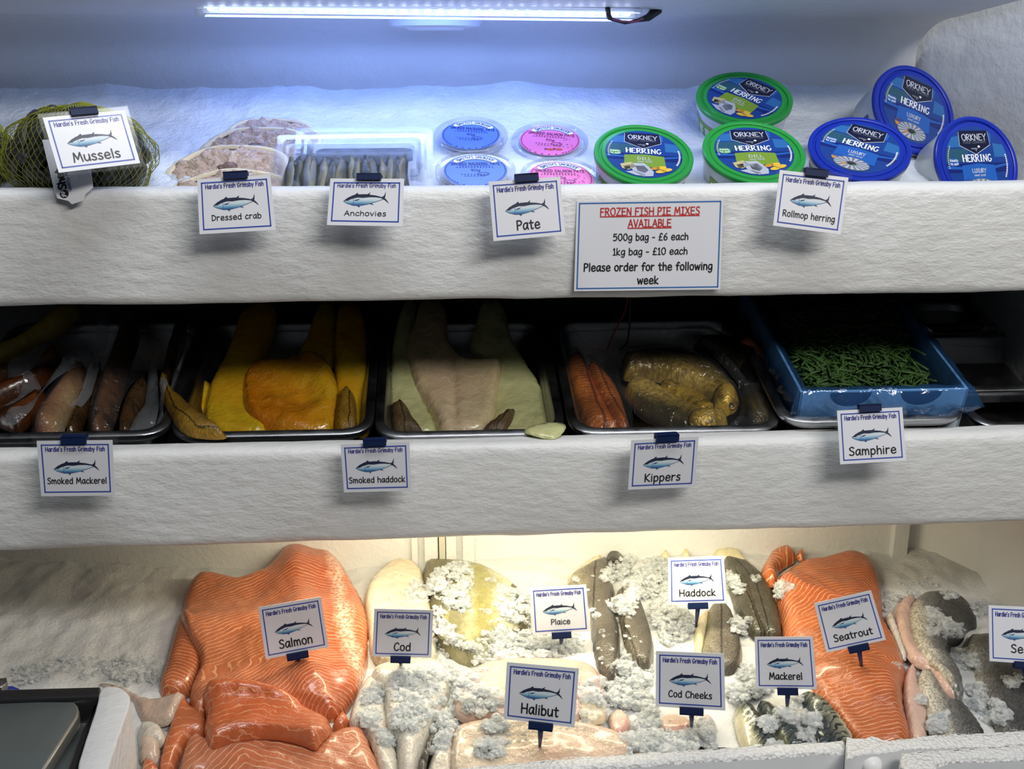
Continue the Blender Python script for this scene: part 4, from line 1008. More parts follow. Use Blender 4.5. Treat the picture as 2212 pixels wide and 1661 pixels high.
# pale tray
pillow(S2,'smoked_haddock_fillet',c5([(470,770),(490,640),(510,420),(570,150),(620,60),(740,60),(690,330),(700,560),(730,720),(800,880),(900,1075),(700,1095),(520,1070),(475,920)]),0.013,PALEG,spine=c5([(640,60),(580,500),(680,1080)]),chev=.5,label='pale smoked haddock fillet on the left of the middle tray',cat='fish',group=gp)
pillow(S2,'smoked_haddock_fillet',c5([(1090,400),(1150,250),(1190,60),(1370,60),(1430,350),(1550,530),(1690,750),(1810,980),(1825,1050),(1760,1095),(1590,1098),(1400,1105),(1280,1090),(1260,800),(1290,560),(1180,470)]),0.015,PALEG,spine=c5([(1260,60),(1400,500),(1560,1090)]),chev=.5,label='greenish pale smoked haddock fillet on the right of the middle tray',cat='fish',group=gp)
pillow(S2,'smoked_haddock_fillet',c5([(620,370),(690,210),(720,60),(930,60),(945,320),(990,410),(1060,500),(1180,500),(1270,490),(1360,505),(1350,600),(1325,760),(1305,930),(1250,1020),(1190,1085),(890,1085),(840,960),(760,810),(690,700),(645,540)]),0.018,PALE,spine=c5([(820,60),(900,500),(1010,1080)]),chev=.5,label='big pale pinkish smoked haddock fillet on top in the middle tray',cat='fish',group=gp,ridges=lambda p,t:-.004*np.exp(-((p[:,0]-np.mean(p[:,0])-.003)/.004)**2)*t)
pillow(S2,'smoked_haddock_tail',c5([(498,880),(540,850),(565,820),(600,810),(640,860),(680,950),(730,1020),(780,1080),(640,1092),(520,1065),(498,970)]),.012,SKINB,spine=c5([(565,815),(620,1090)]),label='brown-skinned haddock tail at the left of the pale tray',cat='fish',group=gp,rnd=1)
pillow(S2,'smoked_haddock_tail',c5([(1165,1090),(1230,1010),(1280,975),(1380,905),(1465,855),(1450,930),(1425,1000),(1370,1095)]),.010,SKINB,spine=c5([(1300,1100),(1370,990),(1465,855)]),label='pointed brown haddock tail lying across the pale tray',cat='fish',group=gp,rnd=1)
pillow(S2,'smoked_haddock_tail',c5([(1500,1060),(1620,1000),(1790,990),(1840,1005),(1850,1040),(1780,1118),(1720,1122),(1640,1105)]),.003,PALEG,label='greenish flap of haddock over the right front corner of the pale tray',cat='fish',group=gp,rnd=1,floor=.003)
# kippers and their bags
ORF=fishmat('smoked_trout_orange',[(0,srgb(206,120,30)),(.5,srgb(196,98,26)),(1,srgb(180,92,34))],-.03,.03,.01,.2,stripe=(.0042,.2,srgb(228,160,70),.006,.6),rough=.3,bumpn=(90,.5,.003),coat=.4,mottle=(srgb(120,50,16),22,.5),lat=(.004,.0022,srgb(110,52,20)))
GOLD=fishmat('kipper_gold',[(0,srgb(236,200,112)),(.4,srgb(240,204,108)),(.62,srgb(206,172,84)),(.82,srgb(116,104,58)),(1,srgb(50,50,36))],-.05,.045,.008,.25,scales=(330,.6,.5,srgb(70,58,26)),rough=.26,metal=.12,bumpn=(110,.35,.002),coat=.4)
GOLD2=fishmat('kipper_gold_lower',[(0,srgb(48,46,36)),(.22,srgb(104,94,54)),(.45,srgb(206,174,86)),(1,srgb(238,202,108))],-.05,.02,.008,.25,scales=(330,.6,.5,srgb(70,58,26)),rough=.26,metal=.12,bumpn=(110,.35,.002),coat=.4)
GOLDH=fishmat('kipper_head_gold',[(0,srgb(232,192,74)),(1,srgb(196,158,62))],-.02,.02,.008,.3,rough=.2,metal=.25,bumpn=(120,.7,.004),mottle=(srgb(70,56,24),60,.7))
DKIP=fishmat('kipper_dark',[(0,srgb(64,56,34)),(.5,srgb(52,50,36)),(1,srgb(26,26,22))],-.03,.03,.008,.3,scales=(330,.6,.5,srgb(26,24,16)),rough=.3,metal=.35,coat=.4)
EYE=plain('fish_eye',(.10,.07,.03),.15); EYER=plain('fish_eye_ring',srgb(170,130,60),.25,metal=.4)
VAC=filmmat('vacuum_film',(.98,.985,1),.02,.42,44,1.5,.14,.03,(.62,.66,.72))
VACT=filmmat('vacuum_film_dull',(.96,.97,1),.03,.45,26,.9,.10,.26,(.50,.54,.60))
gk='kippers and smoked fish in the fourth tray'

pillow(S2,'smoked_trout_fillet',c6([(240,600),(250,530),(300,455),(380,460),(430,540),(480,680),(560,830),(640,980),(690,1075),(580,1060),(430,1040),(340,930),(280,780)]),.020,ORF,spine=c6([(330,455),(400,700),(540,1065)]),label='left orange smoked fillet sealed in clear film at the tray front',cat='fish',group=gk)
pillow(S2,'smoked_trout_fillet',c6([(400,500),(520,580),(630,690),(700,830),(750,1000),(755,1070),(690,1078),(620,960),(540,800),(450,640)]),.018,ORF,spine=c6([(440,520),(700,1070)]),label='right orange smoked fillet with silver skin edge in clear film',cat='fish',group=gk)
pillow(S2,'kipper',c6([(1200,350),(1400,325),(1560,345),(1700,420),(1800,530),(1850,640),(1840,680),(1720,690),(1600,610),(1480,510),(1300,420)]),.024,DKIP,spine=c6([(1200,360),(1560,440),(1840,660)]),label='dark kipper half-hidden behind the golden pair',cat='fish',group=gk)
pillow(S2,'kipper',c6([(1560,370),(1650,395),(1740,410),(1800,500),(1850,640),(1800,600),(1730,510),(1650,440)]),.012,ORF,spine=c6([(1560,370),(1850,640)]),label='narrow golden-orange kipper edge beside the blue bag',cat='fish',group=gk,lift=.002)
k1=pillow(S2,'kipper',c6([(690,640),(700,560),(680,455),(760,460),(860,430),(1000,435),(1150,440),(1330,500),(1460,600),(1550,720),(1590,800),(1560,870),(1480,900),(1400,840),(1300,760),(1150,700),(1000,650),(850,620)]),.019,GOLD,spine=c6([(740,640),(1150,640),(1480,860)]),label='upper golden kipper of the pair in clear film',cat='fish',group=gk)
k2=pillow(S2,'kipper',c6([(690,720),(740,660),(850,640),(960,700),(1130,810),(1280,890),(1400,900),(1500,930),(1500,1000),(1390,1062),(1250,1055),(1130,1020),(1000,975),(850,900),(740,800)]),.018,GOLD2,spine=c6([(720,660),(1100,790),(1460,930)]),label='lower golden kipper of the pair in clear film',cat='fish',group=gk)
pillow(S2,'head',c6([(1390,760),(1440,710),(1500,720),(1570,780),(1590,830),(1550,880),(1480,940),(1400,930),(1370,850)]),.008,GOLDH,parent=k1,lift=.002)
pillow(S2,'head',c6([(1195,960),(1230,900),(1320,890),(1400,920),(1420,1000),(1390,1060),(1280,1062),(1200,1030)]),.008,GOLDH,parent=k2,lift=.002)
pillow(S2,'belly_flap',c6([(960,690),(1020,650),(1130,690),(1260,750),(1370,830),(1390,870),(1300,890),(1200,840),(1060,770)]),.007,GOLDH,spine=c6([(970,690),(1380,860)]),parent=k1,lift=.001)
for (px,k) in (((1525,812),k1),((1340,1020),k2)):
    p=S2.at(1150+px[0]/3.533,630+px[1]/3.533); M=Matrix.Translation(p)@axes_from(S2.n+Vector((0,-.8,.2)),0).to_4x4()
    mb=MB(); mb.lathe([(.0055,-.002),(.0058,.0010),(.0040,.0018),(.0036,.0012)],EYER,M,20); mb.lathe([(.0036,.0012),(.002,.0020),(0,.0022)],EYE,M,20); mb.build('eye',k,smooth=True)
def film(P,label,mat=VAC,T=.010,cat='food pack',group='clear film packs on the lower shelf',lift=.0015,name='vacuum_pack',wav=.6,surf=None,rnd=1):
    return pillow(surf or S2,name,P,T,mat,label=label,cat=cat,group=group,lift=lift,closed=False,settle=False,wav=wav,drape=3,rnd=rnd,r=.02)
film(c6([(115,870),(130,560),(235,260),(330,235),(420,400),(640,440),(690,680),(780,860),(760,1075),(640,1090),(540,1115),(440,1135),(300,1060),(270,1000),(180,960)]),'clear film pack around the orange smoked fillets')
film(c6([(640,400),(760,420),(1000,400),(1330,470),(1500,580),(1620,760),(1640,900),(1530,1020),(1500,1075),(1200,1075),(980,1010),(820,920),(740,820),(650,700)]),'clear film pack around the golden kipper pair')
film(c6([(1330,400),(1500,480),(1660,660),(1700,700),(1890,675),(1975,925),(1800,1010),(1560,1065),(1430,1050),(1540,950),(1620,800),(1560,650)]),'crumpled corner of a clear film pack right of the golden kippers',T=.022,wav=.9,lift=.012)
film(c6([(1430,1060),(1700,1000),(1900,960),(1990,975),(1800,1080),(1700,1095)]),'loose film end hanging over the rim right of the kippers',T=.006)
# bagged mackerel
MDK=fishmat('smoked_mackerel_dark',[(0,srgb(26,20,16)),(.5,srgb(58,42,28)),(1,srgb(30,24,18))],-.02,.02,.006,.4,scales=(420,.6,.6,srgb(86,64,40)),rough=.3,coat=.5,mottle=(srgb(96,66,34),45,.5))
MBR=fishmat('smoked_mackerel_brown',[(0,srgb(48,34,22)),(.4,srgb(116,78,48)),(.7,srgb(92,54,32)),(1,srgb(40,30,20))],-.025,.025,.008,.25,rough=.3,bumpn=(60,.4,.003),coat=.5,mottle=(srgb(22,16,12),34,.8))
MOR=fishmat('smoked_mackerel_orange',[(0,srgb(96,54,24)),(.5,srgb(124,66,28)),(1,srgb(58,38,22))],-.02,.02,.008,.3,rough=.3,coat=.5,mottle=(srgb(34,22,14),26,.7),lat=(.008,.0012,srgb(214,170,80)))
MPK=fishmat('smoked_mackerel_pink',[(0,srgb(196,172,120)),(.25,srgb(176,132,96)),(.6,srgb(150,104,76)),(1,srgb(120,80,50))],-.022,.024,.006,.15,rough=.3,coat=.5)
MYL=fishmat('smoked_mackerel_yellow',[(0,srgb(196,170,60)),(1,srgb(90,70,30))],-.02,.02,.01,.3,rough=.3,coat=.5)
gm='smoked mackerel in the left tray'
P=lambda pts,T,m,lab,sp=None,**k: pillow(S2,'smoked_mackerel',c2b(pts),T,m,spine=c2b(sp) if sp else None,label=lab,cat='fish',group=gm,**k)
P([(-200,700),(-40,560),(200,480),(440,300),(760,80),(1000,60),(700,330),(300,560),(60,700),(-100,800)],.022,MYL,'yellow-tinged smoked mackerel highest at the left of its tray',[(-200,700),(800,80)])
P([(-200,900),(0,790),(100,740),(300,700),(560,540),(700,560),(640,720),(340,880),(0,960),(-150,1000)],.020,MOR,'orange smoked mackerel second from the top at the left edge',[(-200,900),(680,600)])
P([(-200,1080),(0,990),(330,860),(560,740),(640,730),(640,780),(500,900),(250,1100),(0,1200),(-200,1260)],.020,MOR,'reddish smoked mackerel with a pale belly line at the left edge',[(-200,1100),(640,750)])
P([(-100,1380),(40,1290),(240,1180),(430,1050),(560,1040),(480,1160),(380,1300),(300,1400),(200,1470),(80,1440)],.018,MOR,'orange mackerel belly lying below the folded film at the lower left',[(-60,1400),(520,1060)])
P([(345,1400),(400,1290),(520,1120),(640,960),(740,840),(840,760),(960,700),(960,850),(900,1000),(840,1150),(740,1320),(640,1480),(520,1520),(390,1510)],.026,MPK,'pink-brown smoked mackerel with a pale silver edge',[(450,1460),(640,1080),(900,740)])
P([(700,1540),(760,1380),(860,1200),(940,1000),(1060,700),(1120,640),(1100,900),(1060,1100),(960,1300),(860,1560)],.018,MDK,'blackish smoked mackerel with a thin golden line',[(760,1560),(1080,700)])
P([(980,1560),(990,1300),(1080,1000),(1180,700),(1300,420),(1380,90),(1600,80),(1560,400),(1440,700),(1360,1000),(1300,1250),(1180,1560)],.026,MBR,'long brown smoked mackerel under the brightest film highlights',[(1060,1560),(1240,900),(1480,100)])
P([(1300,1500),(1320,1300),(1400,1100),(1520,960),(1640,860),(1680,1000),(1640,1150),(1560,1280),(1480,1560),(1340,1560)],.022,MDK,'stubby dark speckled mackerel near the right of its tray',[(1380,1560),(1640,880)])
P([(1790,960),(1800,800),(1860,560),(1980,200),(2090,180),(2080,480),(1960,760),(1880,880),(1830,980)],.018,MDK,'dark mackerel tail at the right end of its tray',[(1810,960),(2050,200)])
fl=lambda pts,lab,m=VACT,**k: film(c2b(pts),lab,m,**k)
gf='film'
fl([(-100,1320),(60,1210),(240,1040),(300,870),(460,940),(420,1060),(200,1230),(60,1300)],'dull film flap lowest at the left edge',T=.006,lift=.004)
fl([(80,960),(100,770),(360,620),(620,470),(700,520),(560,640),(330,830),(160,900)],'dull film flap over the orange mackerel at the left',T=.006,lift=.004)
fl([(-20,1400),(90,1330),(300,1180),(500,980),(700,760),(910,490),(1080,590),(1000,680),(760,890),(560,1040),(400,1180),(240,1330),(120,1420)],'long folded film strip slanting over the mackerel',T=.007,lift=.010)
fl([(340,1420),(400,1270),(560,1060),(700,900),(860,760),(1000,760),(940,960),(880,1140),(760,1290),(640,1490),(480,1580),(300,1590),(250,1530),(340,1510)],'clear film pack around the pink-brown mackerel',m=VAC,T=.010)
fl([(660,1560),(680,1380),(800,1250),(900,1130),(990,850),(1060,640),(1080,400),(1090,200),(1240,155),(1200,480),(1130,680),(1080,1000),(980,1140),(820,1260),(740,1400),(720,1560)],'upright film strip with a square top edge',T=.006,lift=.008)
fl([(960,1560),(980,1300),(1080,980),(1170,860),(1290,500),(1370,90),(1500,90),(1640,300),(1620,700),(1560,900),(1400,1100),(1280,1400),(1180,1560)],'glossy clear film pack around the long brown mackerel',m=VAC,T=.014,wav=.9)
fl([(1430,1560),(1520,1300),(1640,1100),(1650,700),(1720,450),(1820,440),(1740,720),(1780,1040),(1785,1260),(1640,1480),(1580,1560)],'dull film strip right of the speckled mackerel',T=.008,lift=.006)
fl([(1620,1540),(1760,1330),(1840,1180),(1900,960),(1980,640),(2080,300),(2090,700),(2000,960),(1900,1240),(1800,1400),(1680,1550)],'film strip hanging over the right corner of the mackerel tray',T=.008,lift=.004)
# ---- samphire box
BAGB=filmmat('blue_bag',(.52,.73,.98),.05,.6,16,1.6,.08,.10,(.10,.34,.85))
CARDB=bumpy('pale_cardboard',(.62,.76,.90),(.72,.84,.94),18,.6,60,.15); CARDH=plain('box_hole',(.06,.10,.2),.7)
sb=lambda P,dz=0: [S2.un(1600+x/3.461,620+y/3.461,dz) for x,y in P]
def samphire():
    hz=.030
    outer=sb([(430,960),(1640,950),(1640,500),(1340,60)],0)
    A_,_t=sb([(440,985)],.010)[0]; B_,_t2=sb([(1690,955)],.010)[0]; t0=_t+.010; L=.25
    t=thing('samphire_box',S2.w((A_+B_)/2,t0+L/2,-.012),'pale cardboard box lined with blue film, full of samphire','box')
    w=.003; h0,h1=-.012,.036
    def wall(name,a0,b0,a1,b1):
        mb=MB(); mb.box(S2.w((a0+a1)/2,(b0+b1)/2,(h0+h1)/2),S2.ex*((a1-a0)/2),S2.ey*((b1-b0)/2),S2.n*((h1-h0)/2),CARDB); return mb
    mb=wall('f',A_,t0,B_,t0+w)
    for s in (.30,.72):
        c=A_+(B_-A_)*s; R=.022
        for off in (-.0006,w+.0006):
            pts=[S2.w(c+R*math.cos(PI+PI*k/12),t0+off,h1-.001+R*.75*math.sin(PI+PI*k/12)) for k in range(13)]
            mb.add(pts,[tuple(range(13))],CARDH)
    mb.build('front_panel',t,loc=None)
    wall('l',A_,t0,A_+w,t0+L).build('side_panel',t); wall('r',B_-w,t0,B_,t0+L).build('side_panel',t); wall('b',A_,t0+L-w,B_,t0+L).build('back_panel',t)
    mb=MB(); mb.box(S2.w((A_+B_)/2,t0+L/2,h0),S2.ex*((B_-A_)/2),S2.ey*(L/2),S2.n*.001,CARDB); mb.build('base_panel',t)
    # blue liner: folded over the rim outwards, wavy
    def ring(ins,z,seed,am):
        P=[(A_+ins,t0+ins),(B_-ins,t0+ins),(B_-ins,t0+L-ins),(A_+ins,t0+L-ins)]
        P=resample(rounded(P,max(.012,.02-ins),5),.006); return P
    N=150
    def loop(ins,z,am,seed,drop=0):
        P=[(A_+ins,t0+ins),(B_-ins,t0+ins),(B_-ins,t0+L-ins),(A_+ins,t0+L-ins)]
        D=[0]; 
        for i in range(4): a,b=P[i],P[(i+1)%4]; D.append(D[-1]+math.hypot(b[0]-a[0],b[1]-a[1]))
        out=[]
        for k in range(N):
            s=D[-1]*k/N; i=max(j for j in range(4) if D[j]<=s); f=(s-D[i])/(D[i+1]-D[i]); a,b=P[i],P[(i+1)%4]
            x,y=a[0]+(b[0]-a[0])*f,a[1]+(b[1]-a[1])*f
            cx,cyy=(A_+B_)/2,t0+L/2; r=fbm(k*.22,seed,z*30,3)
            n2=Vector((x-cx,y-cyy)).normalized()
            out.append(S2.w(x+n2.x*am*r,y+n2.y*am*r,z+am*.6*fbm(k*.3,seed+4,2,3)-drop*abs(fbm(k*.12,seed+8,1,2))))
        return out
    loops=[loop(-.007,.012,.010,1,.006),loop(-.010,.022,.011,2),loop(-.004,.0385,.003,3),loop(.001,.041,.002,4),loop(.007,.038,.003,5),loop(.014,.022,.005,6),loop(.022,.0,.004,7)]
    mb=MB(); vs=[v for l in loops for v in l]; fs=[]
    for j in range(len(loops)-1):
        for i in range(N): k=(i+1)%N; fs.append((j*N+i,j*N+k,(j+1)*N+k,(j+1)*N+i))
    mb.add(vs,fs,BAGB); mb.build('blue_liner',t,smooth=True)
    mb=MB(); lp=loop(-.012,.028,.004,11)
    # rubber band / second fold on the right front corner
    return A_,B_,t0,L
A_,B_,t0_,L_=samphire()
GRN=fishmat('samphire_green',[(0,srgb(36,66,26)),(.5,srgb(50,84,36)),(1,srgb(70,104,50))],-1,1,.0,.4,rough=.5,bumpn=(200,.2,.001))
mb=MB(); rnd=random.Random(5)
for i in range(1500):
    x=rnd.uniform(A_+.026,B_-.022); y=rnd.uniform(t0_+.018,t0_+L_-.02); f=(y-t0_)/L_
    z=.004+.030*min(1,f*1.3)+.010*fbm(x*14,y*14,3,2)+rnd.uniform(-.006,.006)
    if f<.1: z-=.006
    a=rnd.uniform(0,PI); ln=rnd.uniform(.022,.055)/2; dz=rnd.uniform(-.35,.45)*ln
    d=S2.ex*math.cos(a)*ln+S2.ey*math.sin(a)*ln+S2.n*dz; c=S2.w(x,y,z); 
    lim=lambda v: v
    r=rnd.uniform(.0011,.0017); bend=S2.n*rnd.uniform(-.002,.004)+S2.ex*rnd.uniform(-.003,.003)
    pts=[c-d,c-d*.35+bend,c+d*.35+bend,c+d]; ok=True
    for e in (c-d,c+d):
        q=e-S2.O
        if not (A_+.014<q.dot(S2.ex)<B_-.014 and t0_+.012<q.dot(S2.ey)<t0_+L_-.01): ok=False
    if not ok: continue
    mb.tube(pts,[r*.8,r,r*.95,r*.6],GRN,5)
    if rnd.random()<.35:
        e=c+d*.35+bend; g2=(d.normalized()+S2.ex*rnd.uniform(-1,1)+S2.ey*rnd.uniform(-1,1)).normalized()*.010; mb.tube([e,e+g2*.5,e+g2],[r*.8,r*.8,r*.5],GRN,5)
o=mb.build('samphire',smooth=True)
o.data.uv_layers.new(name='UVMap'); tag(o,'heap of dark green samphire sprigs in the blue-lined box','samphire',kind='stuff')
# loose wires hanging in the dark
WR=plain('wire_red',srgb(170,30,24),.4); WB=plain('wire_black',(.01,.01,.012),.4)
for pts,m,lab in (([(1358,632),(1350,672),(1336,700),(1322,728),(1312,756)],WR,'thin red wire dangling in front of the dark back'),([(1362,632),(1361,680),(1358,720),(1353,742),(1338,756)],WB,'thin black wire dangling beside the red one')):
    mb=MB(); P_=[at_y(x,y,1.24) for x,y in smooth_line(pts,5)]; mb.tube(P_,.0009 if m is WR else .0011,m,6); tag(mb.build('wire',smooth=True),lab,'wire')
# ================================================================== BOTTOM DISPLAY
POLY = bumpy('polystyrene',(.78,.77,.73),(.83,.82,.79),12,.55,160,.35,.003)
POLYS = bumpy('polystyrene_face',(.62,.64,.66),(.70,.71,.72),9,.5,90,.2,.002)
def polycut():
    m,nt,b=newmat('polystyrene_broken'); q=NT(nt); o=q.obj(); v=q.vor(o,260)
    q.l(q.ramp(v,[(0,(.88,.88,.88)),(.6,(.80,.80,.79)),(1,(.70,.70,.70))]),b.inputs['Base Color']); b.inputs['Roughness'].default_value=.6
    q.bump(v,.9,.003,b); return m
POLYC=polycut()
ICE3 = bumpy('crushed_ice_wet',(.71,.71,.69),(.79,.79,.77),30,.3,230,.6,.004,(1,1,1),6,sss=.25)
S3=Surf(.985,-.682,10.5,t0=-.05,t1=.37,s0=-.65,s1=.85)
YW=1.315
def hump3(a,b): return .014*max(0,(-.22-a)/.2)*min(1,max(0,b/.2))+.004*fbm(a*7,b*7,5,3)
o=ice_bed('ice_bed',S3,-.62,.70,.0,.34,.006,9.1,step=.0045,mat=ICE3,hump=hump3)
tag(o,'bed of crushed ice under the fresh fish at the bottom','ice',kind='stuff')
gi,gj=np.meshgrid(np.arange(S3.nx),np.arange(S3.ny),indexing='ij')
for i in range(0,S3.nx,2):
    for j in range(0,S3.ny,2):
        S3.H[i:i+2,j:j+2]=max(0,hump3(S3.s0+i*S3.res,S3.t0+j*S3.res))
def prism(name,P,ztop,th,mat,bev=.004,parent=None,loc=None,build=True,mb=None,rnd=0,rough=0,side=None):
    pts=[at_plane(x,y,Vector((0,0,Z0+ztop)),Vector((0,0,1))) for x,y in P]
    q=[(p.x,p.y) for p in pts]
    if rnd: q=round_poly(q,rnd)
    q=resample(q,.006) if rough else q
    ar=sum(q[i][0]*q[(i+1)%len(q)][1]-q[(i+1)%len(q)][0]*q[i][1] for i in range(len(q)))
    if ar<0: q=q[::-1]
    c=Vector((sum(a for a,b in q)/len(q),sum(b for a,b in q)/len(q)))
    def ins(d):
        out=[];n=len(q)
        for i in range(n):
            a=Vector(q[i-1]);b=Vector(q[i]);e=Vector(q[(i+1)%n]); t=(e-a).normalized(); out.append((b.x-t.y*d,b.y+t.x*d))
        return out
    L=[(ins(bev),0),(ins(bev*.3),-bev*.3),(q,-bev),(q,-th)]
    mb=mb or MB(); n=len(q); vs=[];fs=[]
    for l,z in L:
        for k,(a,b) in enumerate(l):
            d=rough*fbm(a*90,b*90,z*40,3) if rough else 0; vs.append((a+d,b+d*.5,Z0+ztop+z+d*.7))
    for j in range(3):
        for i in range(n): k=(i+1)%n; fs.append((j*n+i,(j+1)*n+i,(j+1)*n+k,j*n+k))
    fs.append(tuple(range(n)))
    mb.add(vs,fs,mat)
    if side:
        k=mb.mi(side)
        for i in range(2*n,3*n): mb.m[len(mb.f)-len(fs)+i]=k
    return mb.build(name,parent=parent,loc=loc,smooth=True,angle=50) if build else mb
def xat(px,y=YW,py=1200): return at_y(px,py,y).x
def vbox(mb,x0,x1,y0,y1,z0,z1,m): mb.box(((x0+x1)/2,(y0+y1)/2,Z0+(z0+z1)/2),((x1-x0)/2,0,0),(0,(y1-y0)/2,0),(0,0,(z1-z0)/2),m)
t=thing('polystyrene_box',Vector((.1,1.15,Z0-.80)),'middle white polystyrene fish box with a thin post at its left end','box','polystyrene fish boxes')
mb=MB(); vbox(mb,xat(962),xat(1990),YW,YW+.03,-.80,-.475,POLY); mb.build('back_panel',t)
mb=MB(); vbox(mb,xat(949),xat(962),YW-.012,YW+.02,-.80,-.475,plain('post_cream',(.62,.60,.46),.5)); mb.build('corner_post',t)
for a,b,d in ((964,985,.010),(1000,1024,.006),(1920,1950,.012)):
    mb=MB(); vbox(mb,xat(a),xat(b),YW-d,YW,-.80,-.475,POLY); mb.build('rib',t)
x0=xat(1982); x1=x0+.18
mb=MB(); d=Vector((x1-x0,-.17,0)); nn=Vector((d.y,-d.x,0)).normalized()
mb.box(Vector((x0,YW,Z0-.64))+d*.5-nn*.012*(-1 if nn.y>0 else 1),d*.5,nn*.012,(0,0,.165),POLY); mb.build('end_panel',t)
a=[(820,1668),(1000,1655),(1240,1634),(1500,1616),(1700,1604),(1826,1597),(1826,1622),(1700,1630),(1500,1641),(1240,1662),(1100,1672),(820,1700)]
prism('front_panel',a,-.655,.14,POLYC,.004,t,rough=.0016,side=POLYS)
t=thing('polystyrene_box',Vector((-.4,YW-.01,Z0-.80)),'left polystyrene fish box behind the bare ice','box','polystyrene fish boxes')
mb=MB(); vbox(mb,-.75,xat(948),YW,YW+.03,-.80,-.475,POLY); mb.build('back_panel',t)
for a,b,d in ((890,903,.005),(918,946,.010)):
    mb=MB(); vbox(mb,xat(a),xat(b),YW-d,YW,-.80,-.475,POLY); mb.build('rib',t)
prism('front_panel',[(345,1725),(560,1702),(818,1672),(818,1704),(560,1736),(345,1762)],-.655,.14,POLYC,.004,t,rough=.0016,side=POLYS)
t=thing('polystyrene_box',Vector((.5,.95,Z0-.80)),'right polystyrene fish box with a broken front rim','box','polystyrene fish boxes')
a=[(1828,1592),(1868,1596),(1882,1590),(1920,1599),(2020,1588),(2140,1582),(2300,1570),(2300,1604),(2100,1613),(1960,1618),(1850,1632),(1828,1640)]
prism('front_panel',a,-.648,.14,POLYC,.0012,t,rough=.0016,side=POLYS)
o=prism('polystyrene_block',[(1945,1622),(2010,1618),(2300,1598),(2300,1636),(2060,1640),(2025,1650),(2045,1690),(1970,1690),(1945,1650)],-.640,.10,POLYC,.004,rough=.002,side=POLYS)
tag(o,'rough polystyrene block at the bottom right corner','block')
mb=MB(); p=at_plane(1885,1652,Vector((0,0,Z0-.66)),Vector((0,0,1))); mb.lathe([(0,.006),(.005,.0055),(.0085,.003),(.010,0),(.010,-.004)],plain('peg_white',(.85,.85,.84),.4),Matrix.Translation(p)@axes_from(Vector((0,-.8,.6)),0).to_4x4(),24); tag(mb.build('peg',smooth=True),'small round white plastic peg in the broken box front','peg')
mb=MB(); mb.box((.02,1.05,Z0-.83),(.82,0,0),(0,.36,0),(0,0,.03),WHITE); tag(mb.build('trim_2'),kind='structure')
# painted divider and black bin with steel lids at the lower left
c1=lambda P:px_list((0,1140),3.189,P); c2=lambda P:px_list((300,1140),3.189,P); c3=lambda P:px_list((760,1150),3.25,P); c4b=lambda P:px_list((1100,1150),3.25,P); c5b=lambda P:px_list((1500,1140),3.188,P); c6b=lambda P:px_list((1800,1120),3.07,P)
ZD=-.600
o=prism('counter_divider',c1([(690,1092),(800,1086),(868,1118),(905,1170),(880,1260),(800,1480),(720,1740),(500,1740),(600,1420),(672,1210)]),ZD,.20,WHITE,.0022,rnd=3,rough=.0003); tag(o,'white painted divider at the bottom left, next to the black bin','divider')
BLK=plain('black_plastic',(.012,.012,.014),.35)
t=thing('black_bin',at_plane(100,1560,Vector((0,0,Z0-.72)),Vector((0,0,1))),'black plastic bin at the bottom left corner holding steel pans','bin')
prism('rim',c1([(-300,1115),(690,1087),(676,1160),(-300,1200)]),ZD-.002,.03,BLK,.004,t)
prism('side_wall',c1([(672,1170),(690,1150),(672,1215),(600,1420),(498,1740),(440,1740),(560,1400)]),ZD-.012,.06,BLK,.002,t)
prism('floor_panel',c1([(-300,1120),(700,1090),(660,1250),(500,1800),(-300,1800)]),ZD-.075,.01,BLK,.002,t)
LID=bumpy('brushed_steel_lid',(.09,.11,.11),(.14,.16,.16),8,.35,40,.05); 
for n_ in LID.node_tree.nodes:
    if n_.type=='BSDF_PRINCIPLED': n_.inputs['Metallic'].default_value=.2
LIDE=plain('steel_lid_edge',(.62,.61,.56),.32,metal=.8)
def lid(P,P2,z,th,label):
    t=thing('steel_pan',at_plane(*P[1],Vector((0,0,Z0+z)),Vector((0,0,1))),label,'pan','steel pans in the bin')
    prism('pan_edge',P,z-.0015,th,LIDE,.002,t,rnd=1); prism('pan_top',P2,z,.003,LID,.001,t,rnd=1)
lid(c1([(-300,1200),(470,1186),(530,1205),(552,1278),(500,1360),(230,1780),(-300,1780)]),c1([(-300,1208),(465,1195),(518,1212),(530,1270),(480,1350),(200,1780),(-300,1780)]),ZD-.006,.012,'dark flat steel pan lying on top in the black bin')
lid(c1([(470,1330),(578,1318),(614,1390),(560,1560),(480,1800),(220,1800)]),c1([(470,1345),(560,1335),(590,1395),(540,1560),(460,1800),(220,1800)]),ZD-.030,.02,'tilted steel pan with a pale edge, under the top pan')
o=prism('metal_clip',[(-10,1466),(14,1463),(16,1473),(2,1484),(-10,1484)],-.600,.012,STEEL,.001); tag(o,'small grey metal clip at the left edge above the black bin','clip')
o=prism('blue_bag',[(-10,1481),(28,1480),(42,1486),(30,1489),(-10,1490)],-.612,.008,plain('blue_plastic',srgb(40,56,140),.3),.002); tag(o,'scrap of blue plastic bag behind the black bin rim','bag')

